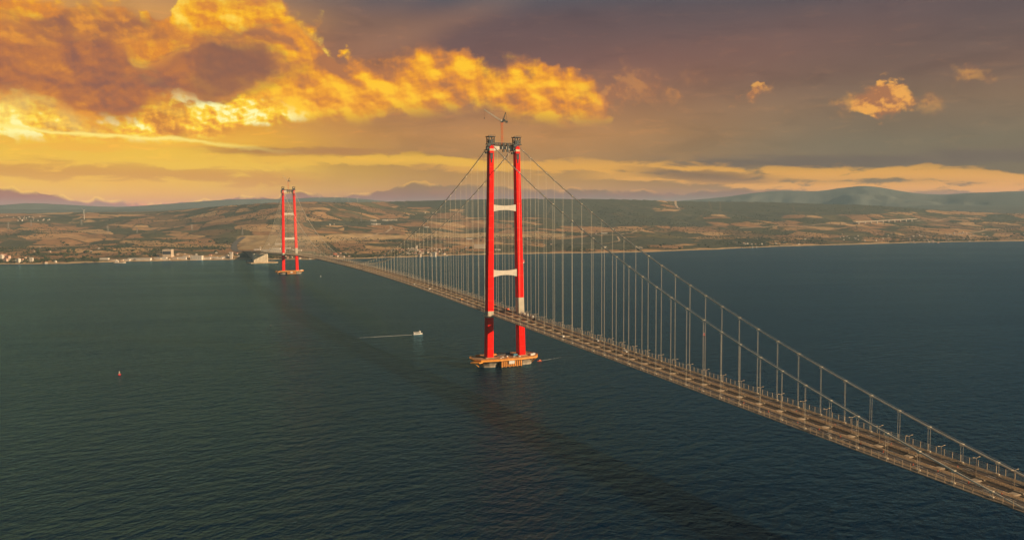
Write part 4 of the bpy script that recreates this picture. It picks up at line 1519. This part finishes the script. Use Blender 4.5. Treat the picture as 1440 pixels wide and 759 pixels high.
def buoy(loc, lab, m_bot, m_top, s=1.0):
    r = empty('navigation_buoy', loc)
    tag(r, lab, 'buoy')
    n = 12
    MB().loft([[(math.cos(2 * math.pi * k / n) * q * s, math.sin(2 * math.pi * k / n) * q * s, z * s) for k in range(n)] for z, q in ((-1, 1.6), (.2, 2.2), (1.4, 2.2), (1.7, 1.2))]).build('float', m_bot, r)
    c = MB()
    for k in range(4):
        a = math.pi / 4 + k * math.pi / 2
        c.bar((math.cos(a) * 1.1 * s, math.sin(a) * 1.1 * s, 1.7 * s), (math.cos(a) * .4 * s, math.sin(a) * .4 * s, 5.2 * s), .32 * s)
    c.box(-.75 * s, .75 * s, -.75 * s, .75 * s, 3.2 * s, 4.4 * s)
    c.build('tower_frame', m_top, r)
    MB().box(-.55 * s, .55 * s, -.55 * s, .55 * s, 5.2 * s, 6.0 * s).build('lantern', m_white, r)
    return r


buoy((-495.6, 150.0, 0), 'red and white navigation buoy alone on the open water at left', m_signal, m_cranew, 0.8)
buoy((421.4, 108.8, 0), 'red buoy seen between the hangers right of the nearer tower', m_signal, m_signal, 0.75)
buoy((73.6, 1819.0, 0), 'pale buoy on the water right of the far tower', m_white, m_white, 0.8)
buoy((-250.0, 560.0, 0), 'dark buoy on the water between the two towers', m_scaf, m_scaf, 0.55)

# ------------------------------------------------------------------ buildings of the far shore
m_wallc = plain('cream_render', (0.46, 0.36, 0.25), 0.85, 0.0, 0.14, 0.06)
m_wallw = plain('white_render', (0.55, 0.47, 0.37), 0.85, 0.0, 0.10, 0.06)
m_wallp = plain('pink_render', (0.52, 0.34, 0.24), 0.85, 0.0, 0.12, 0.06)
m_wallg = plain('grey_block', (0.36, 0.32, 0.27), 0.9, 0.0, 0.15, 0.06)
m_tile = plain('red_roof_tile', (0.34, 0.10, 0.055), 0.85, 0.0, 0.25, 0.4)
m_tileb = plain('brown_roof_tile', (0.20, 0.095, 0.060), 0.85, 0.0, 0.25, 0.4)
m_flat = plain('grey_roof', (0.30, 0.27, 0.24), 0.9, 0.0, 0.2, 0.3)
m_sheet = plain('white_sheet_roof', (0.46, 0.40, 0.32), 0.6, 0.1, 0.1, 0.1)
m_win = plain('dark_window', (0.035, 0.038, 0.045), 0.3, 0.0, 0.2, 0.5)


def ground_at(x, y): return float(terrain_h(np.array([x]), np.array([y]))[0])


def house_mesh(w, d, h, roof, wall, tile):
    """walls with dark openings and a pitched or flat roof, base at z = 0"""
    c = MB()
    c.box(-w / 2, w / 2, -d / 2, d / 2, -3.0, h, 0)
    st = max(1, int(h / 3))
    for k in range(st):
        z = 1.0 + k * 3.0
        nx = max(2, int(w / 3.4))
        for i in range(nx):
            x = -w / 2 + (i + .5) * w / nx
            c.box(x - .6, x + .6, -d / 2 - .03, -d / 2 + .02, z, z + 1.35, 2)
        ny = max(1, int(d / 4))
        for i in range(ny):
            y = -d / 2 + (i + .5) * d / ny
            c.box(-w / 2 - .03, -w / 2 + .02, y - .5, y + .5, z, z + 1.3, 2)
    if roof == 'gable':
        e, r = .5, d * .26
        a = [(-w / 2 - e, -d / 2 - e, h), (-w / 2 - e, d / 2 + e, h), (-w / 2 - e, 0, h + r)]
        b = [(w / 2 + e, y, z) for _, y, z in a]
        c.loft([a, b], 1)
    elif roof == 'hip':
        e, r = .5, d * .24
        c.add([(-w / 2 - e, -d / 2 - e, h), (w / 2 + e, -d / 2 - e, h), (w / 2 + e, d / 2 + e, h), (-w / 2 - e, d / 2 + e, h), (-w / 2 + d * .4, 0, h + r), (w / 2 - d * .4, 0, h + r)],
              [(0, 1, 5, 4), (2, 3, 4, 5), (1, 2, 5), (3, 0, 4), (3, 2, 1, 0)], 1)
    elif roof == 'shed':
        c.loft([[(-w / 2 - .3, -d / 2 - .3, h), (-w / 2 - .3, d / 2 + .3, h), (-w / 2 - .3, d * .25, h + d * .07), (-w / 2 - .3, 0, h + d * .10), (-w / 2 - .3, -d * .25, h + d * .07)],
                [(w / 2 + .3, -d / 2 - .3, h), (w / 2 + .3, d / 2 + .3, h), (w / 2 + .3, d * .25, h + d * .07), (w / 2 + .3, 0, h + d * .10), (w / 2 + .3, -d * .25, h + d * .07)]], 1)
    else:
        c.box(-w / 2 - .25, w / 2 + .25, -d / 2 - .25, d / 2 + .25, h, h + .5, 1)
        c.box(-w * .2, w * .15, -d * .2, d * .2, h + .5, h + 2.4, 0)
    o = c.build('house', [wall, tile, m_win])
    me = o.data
    bpy.data.objects.remove(o)
    return me


KINDS_ = {
    'red': [house_mesh(11, 9, 6, 'gable', m_wallw, m_tile), house_mesh(13, 10, 6.5, 'hip', m_wallc, m_tile), house_mesh(10, 8.5, 5.5, 'gable', m_wallc, m_tileb)],
    'white': [house_mesh(12, 9, 6, 'flat', m_wallw, m_flat), house_mesh(10, 9, 7, 'flat', m_wallw, m_sheet)],
    'apart': [house_mesh(18, 14, 16, 'hip', m_wallc, m_tile), house_mesh(16, 13, 19, 'flat', m_wallw, m_flat), house_mesh(20, 13, 14, 'hip', m_wallp, m_tile)],
    'shed': [house_mesh(42, 18, 7, 'shed', m_wallw, m_sheet), house_mesh(30, 15, 6, 'shed', m_wallc, m_sheet)],
    'pink': [house_mesh(11, 9, 6, 'gable', m_wallp, m_tile), house_mesh(12, 9, 7, 'hip', m_wallg, m_tileb)],
}
DESC = {'red': ('house', 'small pale house with tiled roof'), 'white': ('house', 'small white flat-roofed house'), 'apart': ('apartment_block', 'tall cream apartment block'),
        'shed': ('storage_shed', 'long white storage shed'), 'pink': ('house', 'small brownish house with tiled roof')}


def settle(name, where, kinds, spots, rz=0.41, sc=(0.7, 1.05)):
    """houses of one village: spots in picture coordinates, set on the ground there"""
    for i, (px, py) in enumerate(spots):
        k = kinds[i % len(kinds)]
        p = gpx(px, py)
        nm, ds = DESC[k]
        o = bpy.data.objects.new(nm, random.choice(KINDS_[k]))
        COL.objects.link(o)
        s = random.uniform(*sc)
        o.scale = (s, s, s * random.uniform(.9, 1.15))
        o.rotation_euler = (0, 0, -rz + random.choice((0, 0, 0.2, -0.25, 1.57, 0.5)) + random.uniform(-.08, .08) if k != 'shed' else -rz + random.uniform(-.06, .06))
        o.location = (p[0], p[1], max(ground_at(p[0], p[1]), 1.0))
        tag(o, '%s in %s' % (ds, where), 'house' if k in ('red', 'white', 'pink') else ('apartments' if k == 'apart' else 'shed'), '%s of %s' % (nm.replace('_', ' ') + 's', name))


def scatter(n, x0, x1, y0, y1, seed):
    rg = random.Random(seed)
    return [(rg.uniform(x0, x1), rg.uniform(y0, y1)) for _ in range(n)]


settle('the left edge town', 'the town at the left edge of the shore', ['apart'], [(2, 365), (5.5, 364.2), (1, 361.5), (9.5, 364), (11.5, 364.5), (-4, 364), (6.5, 361)], sc=(.9, 1.1))
settle('the left edge town', 'the town at the left edge of the shore', ['red', 'white', 'apart', 'pink'], [(17, 368), (21.5, 368), (26, 369.6), (31, 366), (36, 363.4), (39, 367.5), (44.5, 368), (30, 368.6), (24, 364.5), (14, 366.8), (8, 368), (41, 363)])
settle('the left edge town', 'fields along the shore at left', ['white', 'red'], [(56, 349), (70, 354.6), (78, 369.6), (65, 370.6), (107, 366), (128, 354), (139, 350), (47, 354)])
settle('the port', 'the port strip left of the bridge end', ['shed'], [(147, 365.2), (160, 367), (170, 366.4), (178, 366.6), (198, 365.8), (206, 366), (222, 365.2), (228, 364.8), (235, 366), (246, 364.6), (256, 364.2), (290, 364.2), (300, 363.6), (308, 364), (262, 361.5), (318, 363.5), (186, 365)], sc=(.8, 1.15))
settle('the port', 'the port strip left of the bridge end', ['white', 'red', 'pink'], [(243, 360.5), (250, 358.5), (268, 360), (276, 359), (222, 361), (296, 360), (304, 356.5), (310, 350), (313, 351.5), (320, 360), (327, 359), (333, 357.5), (336, 361.5), (260, 357.5)])
settle('the bridge end works', 'the building yard behind the far tower', ['shed', 'white'], [(372, 352.6), (380, 351.4), (389, 351), (398, 351.6), (404, 350), (412, 352), (362, 352), (366, 348.6), (392, 344), (378, 344.4), (420, 353)])
settle('the hamlet behind the far tower', 'the shore hamlet behind the far tower', ['white', 'red', 'pink'], [(398, 363.8), (402, 361), (405, 364), (410, 362.6), (422, 363.8), (427, 362), (436, 364), (452, 361), (466, 360.6), (471, 361), (475, 361.4), (480, 360.8), (484, 361.6), (491, 361), (479, 357), (486, 357.4), (472, 357.6)])
settle('the shore village', 'the shore village behind the hangers', ['red', 'white', 'pink'], [(542, 361), (551, 352.6), (559, 352), (566, 352.4), (577, 352), (583, 352), (587, 352.5)])
settle('the shore village', 'the shore village behind the hangers', ['red', 'pink', 'red', 'white', 'red'], scatter(46, 574, 626, 350, 358.6, 5))
settle('the shore village', 'the shore village behind the hangers', ['apart', 'white'], [(590, 361.4), (605, 361), (611, 361.2), (628, 360), (594, 358), (579, 350), (586, 350), (613, 356.4), (616, 356.5)], sc=(.8, 1.0))
settle('the inland sheds', 'the inland fields behind the hangers', ['shed'], [(541, 310.4), (548, 310.2), (555, 310), (526, 316), (532, 316), (525, 311)], sc=(1.0, 1.3))
settle('the inland sheds', 'the farmland behind the hangers', ['white', 'red', 'shed'], [(464, 317), (470, 316), (600, 320), (598, 300), (585, 301), (610, 299.5), (640, 302), (575, 303), (660, 337), (655, 349), (690, 338), (700, 352), (755, 326), (838, 329), (850, 328.6), (900, 348.4), (902, 349), (896, 349), (742, 337), (775, 344), (850, 348)])
settle('the right cove', 'the waterside hamlet right of the plantation', ['white', 'red', 'white'], [(1031, 341.4), (1034, 341.5), (1037, 341.6), (1041, 342.4), (1046, 342.6), (1051, 343.4), (1057, 344), (1062, 344), (1068, 345), (1071, 344), (1077, 344.6), (1058, 348.6), (1064, 348.4), (1043, 349), (1103, 340.6), (1091, 343), (1118, 344), (1123, 343.8), (1132, 336.6), (1138, 336.8), (1065, 336.8), (1048, 343.6)])
settle('the right coast village', 'the scattered village at right along the shore', ['white', 'red', 'white', 'pink', 'red'], scatter(56, 1180, 1440, 329, 340, 9) + scatter(14, 1275, 1320, 337, 342, 10) + scatter(10, 1340, 1360, 327.5, 330, 11))
settle('the hill village', 'the village on the slopes at upper left', ['red', 'white', 'red'], scatter(24, 18, 70, 304, 312, 13) + [(3, 305), (10, 304)])

# the larger single buildings, with parts
def big(name, px, py, w, d, h, lab, cat, rz=-0.41, m=m_wallw, roofm=m_sheet):
    p = gpx(px, py)
    r = empty(name, (p[0], p[1], max(1.0, ground_at(p[0], p[1]))), rz)
    tag(r, lab, cat)
    MB().box(-w / 2, w / 2, -d / 2, d / 2, -4, h).build('wall', m, r)
    MB().box(-w / 2 - .6, w / 2 + .6, -d / 2 - .6, d / 2 + .6, h, h + 1.0).build('roof', roofm, r)
    return r


r = big('factory_hall', 236.5, 361.5, 44, 30, 38, 'tall pale hall with a broad dark band standing above the port sheds', 'hall', m=m_wallc)
MB().box(-20.5, 20.5, -15.25, -14.95, 14, 29).build('dark_panel', m_win, r)
r = big('depot_building', 277, 365, 56, 24, 19, 'pale depot with a row of tall bays on the waterfront of the port', 'depot')
for k in range(6): MB().box(-25 + k * 8.6, -19.5 + k * 8.6, -12.2, -11.95, 2, 15).build('bay_door', m_wallg, r)
r = big('warehouse', 674.5, 349.5, 62, 30, 23, 'large cream box-shaped warehouse on the shore just left of the nearer tower', 'warehouse', m=m_wallc)
for k in range(9): MB().box(-30.2 + k * 7.0, -29.2 + k * 7.0, -15.4, -14.9, 0, 22.5).build('wall_rib', m_wallw, r)
r = big('depot_building', 386, 355.4, 110, 24, 15, 'long pale depot behind the anchor block at the bridge end', 'depot', m=m_wallg)
for k in range(10): MB().box(-52 + k * 10.6, -46 + k * 10.6, -12.2, -11.95, 3, 11).build('bay_door', m_wallc, r)
r = big('control_tower', 325.3, 364.0, 11, 11, 26, 'slim white tower on the quay beside the bridge end', 'tower')
MB().box(-8, 8, -8, 8, 27.0, 32.0).build('lookout', m_wallw, r)
r = big('office_block', 583, 353.6, 34, 16, 15, 'broad cream block at the top of the shore village', 'office block', m=m_wallc)
for k in range(3): MB().box(-16, 16, -8.1, -7.95, 2.0 + k * 4.4, 4.2 + k * 4.4).build('window_band', m_win, r)
r = big('red_barn', 471.3, 358.4, 15, 12, 10, 'red-roofed barn on the shore right of the far tower', 'barn', m=plain('barn_red', (0.45, 0.12, 0.05)), roofm=m_tile)
# ship lying off the port
p = gpx(168.5, 370)
sh_ = empty('cargo_boat', (p[0], p[1], 0), -0.35)
tag(sh_, 'pale cargo boat lying off the port sheds', 'boat')
hull = MB(); hull.loft([[(x, -w * .8, -1), (x, w * .8, -1), (x, w, 4.5 + e), (x, -w, 4.5 + e)] for x, w, e in ((-26, 4, 1), (-18, 5.5, 0), (14, 5.5, 0), (27, .3, 2.5))]); hull.build('hull', m_wallc, sh_)
c = MB(); c.box(-20, -6, -4.5, 4.5, 4.5, 11); c.box(-17, -9, -4, 4, 11, 14); c.build('deck_house', m_wallw, sh_)
c = MB(); c.tube([(6, 0, 4.5), (6, 0, 15)], .5, 6); c.bar((6, 0, 14), (18, 0, 9), .5); c.build('derrick', m_craneo, sh_)

# ------------------------------------------------------------------ roads on the far shore, laid on the ground
m_road = plain('country_road', (0.10, 0.082, 0.066), 0.9, 0.0, 0.2, 0.02)
m_track = plain('gravel_track', (0.40, 0.27, 0.15), 0.95, 0.0, 0.15, 0.02)


def ribbon(name, px, width, m, lab, lift=2.2):
    P_ = [gpx(*q) for q in px]
    pts_ = []
    for a, b in zip(P_[:-1], P_[1:]):
        n = max(2, int(np.hypot(*(b - a)[:2]) / 25))
        for k in range(n): pts_.append(a + (b - a) * k / n)
    pts_.append(P_[-1])
    pts_ = np.array(pts_)
    for _ in range(4): pts_[1:-1] = (pts_[:-2] + 2 * pts_[1:-1] + pts_[2:]) / 4
    v, f = [], []
    for i in range(len(pts_)):
        d = pts_[min(i + 1, len(pts_) - 1)] - pts_[max(i - 1, 0)]
        s = np.array([-d[1], d[0]]) / (np.hypot(d[0], d[1]) + 1e-9)
        for j in (-.5, 0, .5):
            x, y = pts_[i, 0] + s[0] * width * j, pts_[i, 1] + s[1] * width * j
            v.append((x, y, ground_at(x, y) + lift))
    for i in range(len(pts_) - 1):
        for j in range(2):
            a = i * 3 + j
            f.append((a, a + 1, a + 4, a + 3))
    o = MB().add(v, f).build(name, m, smooth=True)
    tag(o, lab, kind='structure')
    return o


ribbon('motorway', [(337, 354), (331, 352), (328.5, 348), (330, 343), (334, 339), (339, 336), (343, 333.5)], 34, m_road, 'dark motorway curving up the hill from the bridge end', 1.5)
ribbon('track', [(470, 340), (500, 336), (524, 332), (544, 327), (551, 322), (549, 318)], 16, m_track, 'pale track climbing through the fields')
ribbon('track', [(640, 334), (720, 333.5), (800, 333), (870, 331), (905, 324)], 14, m_track, 'pale track along the foot of the plantation')
ribbon('track', [(800, 343), (852, 343), (872, 339), (868, 333)], 12, m_track, 'pale bending track behind the hangers')
ribbon('track', [(946, 282), (950, 288), (955, 294)], 22, m_track, 'pale firebreak running up the wooded plateau')
ribbon('track', [(1355, 329), (1380, 326), (1400, 323), (1425, 321)], 18, m_track, 'pale road leading inland at far right')
ribbon('track', [(1040, 321), (1100, 318), (1150, 316), (1200, 315)], 18, m_track, 'pale road leading to the viaduct')
ribbon('track', [(1287, 311), (1330, 308), (1380, 305)], 20, m_track, 'pale road beyond the viaduct')

# the long viaduct in the hills at right
A_, B_ = gpx(1202, 316.6), gpx(1288, 311.4)
vd = empty('road_viaduct', (A_[0], A_[1], A_[2]))
tag(vd, 'long pale road viaduct on tall piers in the hills at right', 'viaduct')
d_ = Vector(B_ - A_)
d_.z = max(d_.z, 12)
c = MB(); c.bar((0, 0, 26), (d_.x, d_.y, d_.z + 24), 16, 5.5); c.build('road_deck', m_conc_v := plain('viaduct_concrete', (0.36, 0.29, 0.21), 0.8, 0, .1, .05), vd)
for k in range(10):
    q = d_ * ((k + .6) / 10.4)
    gz = ground_at(A_[0] + q.x, A_[1] + q.y) - A_[2]
    top = 26 + (d_.z - 2) * ((k + .6) / 10.4) - 2.8
    if top - gz > 4: MB().box(q.x - 4.5, q.x + 4.5, q.y - 4.5, q.y + 4.5, gz - 6, top).build('pier', m_conc_v, vd)

# ------------------------------------------------------------------ pylons and wind turbines
py_m = plain('pylon_steel', (0.30, 0.26, 0.21), 0.6, 0.3, 0.1, 0.2)
first = None
for px, py, s in [(152, 327.5, 1.2), (193, 328, 1.0), (114.5, 316.5, 1.1), (12, 322, 1.1), (44, 318, 1.0), (508, 311.5, 1.0), (270, 324, 1.0), (341, 331, 1.1)]:
    p = gpx(px, py)
    if first is None:
        first = empty('power_pylon')
        c = MB(); lattice(c, (0, 0, 0), (0, 0, 44), 9, 1.6, 8, 0.7, 0.4); c.build('lattice_mast', py_m, first)
        for z, w in ((30, 11), (36, 9), (42, 7)):
            MB().bar((-w, 0, z), (w, 0, z), .9).build('cross_arm', py_m, first)
        o = first
    else: o = copy_tree(first)
    o.location = tuple(p)
    o.rotation_euler = (0, 0, random.uniform(-.9, .1))
    o.scale = (s, s, s)
    tag(o, 'grey lattice power pylon in the fields of the far shore', 'pylon', 'power pylons in the fields')
first = None
for px, py, s in [(118.5, 308.5, 1.0), (450, 280, .62), (471, 281, .66), (481, 282, .6), (489.5, 283.5, .66), (502.5, 284.5, .6), (196, 292, 0.5)]:
    p = gpx(px, py)
    if first is None:
        first = empty('wind_turbine')
        MB().tube([(0, 0, -3), (0, 0, 78)], 2.6, 10, r1=1.5).build('tower', m_turb := plain('turbine_paint', (0.45, 0.42, 0.36)), first)
        c = MB(); c.box(-2, 2, -3.5, 5, 77.5, 81); c.build('nacelle', m_white, first)
        for k in range(3):
            a = math.radians(20 + 120 * k)
            c = MB(); c.loft([[(math.cos(a) * q + math.sin(a) * e * w, -4.2 + f * .3, 79 + math.sin(a) * q - math.cos(a) * e * w) for e, f in ((-1, -1), (1, -1), (1, 1), (-1, 1))] for q, w in ((0, 1.0), (8, 1.6), (36, .4))]); c.build('blade', m_white, first)
        o = first
    else: o = copy_tree(first)
    o.location = tuple(p)
    o.rotation_euler = (0, 0, random.uniform(-.7, -.1))
    o.scale = (s, s, s)
    if px < 200: tag(o, 'white wind turbine standing alone in the fields at upper left' if py > 300 else 'small pale wind turbine on the far left hills', 'wind turbine', 'wind turbines on the hills')
    else: tag(o, 'tiny pale wind turbine on the blue ridge right of the far tower', 'wind turbine', 'wind turbines on the hills')

# ------------------------------------------------------------------ trees
m_leaf, T, B = new_mat('foliage')
co = T.n.new('ShaderNodeNewGeometry').outputs['Position']
ln_ = T.noise(co, 0.09, 4.0, 0.6)
T.put(B.inputs['Base Color'], T.ramp(ln_, [(0.3, (0.022, 0.030, 0.011)), (0.55, (0.042, 0.048, 0.017)), (0.75, (0.085, 0.075, 0.028))]))
B.inputs['Roughness'].default_value = 0.9
B.inputs['Specular IOR Level'].default_value = 0.1
m_bark = plain('bark', (0.10, 0.07, 0.045), 0.9)


def crown_template(seed, n_clump=7):
    """an uneven crown: a handful of jittered leaf clumps round the middle, unit size"""
    rg = np.random.default_rng(seed)
    ico = []
    t = (1 + 5 ** .5) / 2
    V = np.array([(-1, t, 0), (1, t, 0), (-1, -t, 0), (1, -t, 0), (0, -1, t), (0, 1, t), (0, -1, -t), (0, 1, -t), (t, 0, -1), (t, 0, 1), (-t, 0, -1), (-t, 0, 1)], float)
    V /= np.linalg.norm(V[0])
    F = np.array([(0, 11, 5), (0, 5, 1), (0, 1, 7), (0, 7, 10), (0, 10, 11), (1, 5, 9), (5, 11, 4), (11, 10, 2), (10, 7, 6), (7, 1, 8), (3, 9, 4), (3, 4, 2), (3, 2, 6), (3, 6, 8), (3, 8, 9), (4, 9, 5), (2, 4, 11), (6, 2, 10), (8, 6, 7), (9, 8, 1)])
    vs, fs = [], []
    for k in range(n_clump):
        c = rg.normal(0, .36, 3) * (1, 1, .55) + (0, 0, .78)
        s = rg.uniform(.28, .55)
        vs.append(V * s * rg.uniform(.7, 1.3, (12, 1)) * (1, 1, .85) + c)
        fs.append(F + 12 * k)
    return np.concatenate(vs), np.concatenate(fs)


# woods, hedgerows and scrub: one mass nobody could count
N_T = 60000
rg = np.random.default_rng(3)
a_ = np.radians(rg.uniform(-36, 36, N_T)) + YAW
q_ = rg.uniform(0, 1, N_T)
sh_r = np.interp(np.degrees(a_ - YAW), SHORE[0], SHORE[1])
r_ = sh_r + 15 + (q_ ** 1.7) * 3600
x_, y_ = CAM[0] + np.sin(a_) * r_, CAM[1] + np.cos(a_) * r_
h_ = terrain_h(x_, y_)
dens = fbm(x_ / 430.0, y_ / 430.0, 91, 5, 0.6)
line = np.abs(fbm(x_ / 260.0, y_ / 900.0, 131, 2) - 0.5)
keep = ((dens > 0.565) | (line < 0.012) | (rg.uniform(0, 1, N_T) < 0.02)) & (h_ > 2.5)
elv = np.degrees(np.arctan2(h_ - CAM[2], r_))
keep &= ~((np.abs(x_ - 20) < 45) & (y_ < 3800))
azd = np.degrees(a_ - YAW)
site = (azd > az_of(326)) & (azd < az_of(402)) & (elv > ang(365, 352)[1]) & (elv < ang(365, 331)[1])
keep &= ~site
x_, y_, h_, r_ = x_[keep], y_[keep], h_[keep], r_[keep]
tv, tfc = [], []
base = 0
tmpl = [crown_template(k, 3) for k in range(6)]
szs = rg.uniform(3.2, 7.0, len(x_)) * (0.8 + 0.3 * (rg.uniform(0, 1, len(x_)) > .8))
for i in range(len(x_)):
    V, F = tmpl[i % 6]
    s = szs[i]
    an_ = rg.uniform(0, 6.28)
    ca, sa = math.cos(an_), math.sin(an_)
    w = V * (s, s, s * rg.uniform(.7, 1.1))
    tv.append(np.stack([w[:, 0] * ca - w[:, 1] * sa + x_[i], w[:, 0] * sa + w[:, 1] * ca + y_[i], w[:, 2] + h_[i] - .15 * s], -1))
    tfc.append(F + base)
    base += len(V)
print('woodland clumps', len(x_))
wood = np_mesh('woodland', np.concatenate(tv), np.concatenate(tfc), m_leaf, smooth=False)
tag(wood, 'scrub, hedgerows and small woods spread over the far shore', kind='stuff')

# the trees that stand out one by one along the water and in the fields
protos = []
for k in range(4):
    V, F = crown_template(50 + k, 16)
    o = np_mesh('crown', V, F, m_leaf, smooth=False)
    me = o.data
    bpy.data.objects.remove(o)
    tr = MB().tube([(0, 0, -.2), (.02, .01, .35), (0, 0, .75)], .06, 6, r1=.03)
    t = tr.build('trunk', m_bark)
    tme = t.data
    bpy.data.objects.remove(t)
    protos.append((me, tme))
spots = scatter(34, 50, 140, 352, 370, 21) + scatter(22, 165, 240, 352, 362, 22) + scatter(12, 280, 325, 340, 360, 23) + scatter(16, 430, 560, 354, 362, 24) + scatter(22, 560, 720, 349, 357, 25) + scatter(18, 720, 1000, 345, 353, 26) + scatter(26, 1010, 1440, 330, 344, 27) + [(89, 343), (86, 341), (198, 348), (168, 349), (219, 329), (95, 346), (150, 351.5)]
for i, (px, py) in enumerate(spots):
    p = gpx(px, py)
    if p[2] < 2: continue
    r = empty('broadleaf_tree', tuple(p), random.uniform(0, 6.28))
    s = random.uniform(6.5, 11.5)
    r.scale = (s, s, s * random.uniform(.85, 1.2))
    for nm, me in (('crown', protos[i % 4][0]), ('trunk', protos[i % 4][1])):
        ch = bpy.data.objects.new(nm, me)
        COL.objects.link(ch)
        adopt(ch, r)
    tag(r, 'dark rounded tree standing on its own near the water of the far shore', 'tree', 'single trees along the far shore')
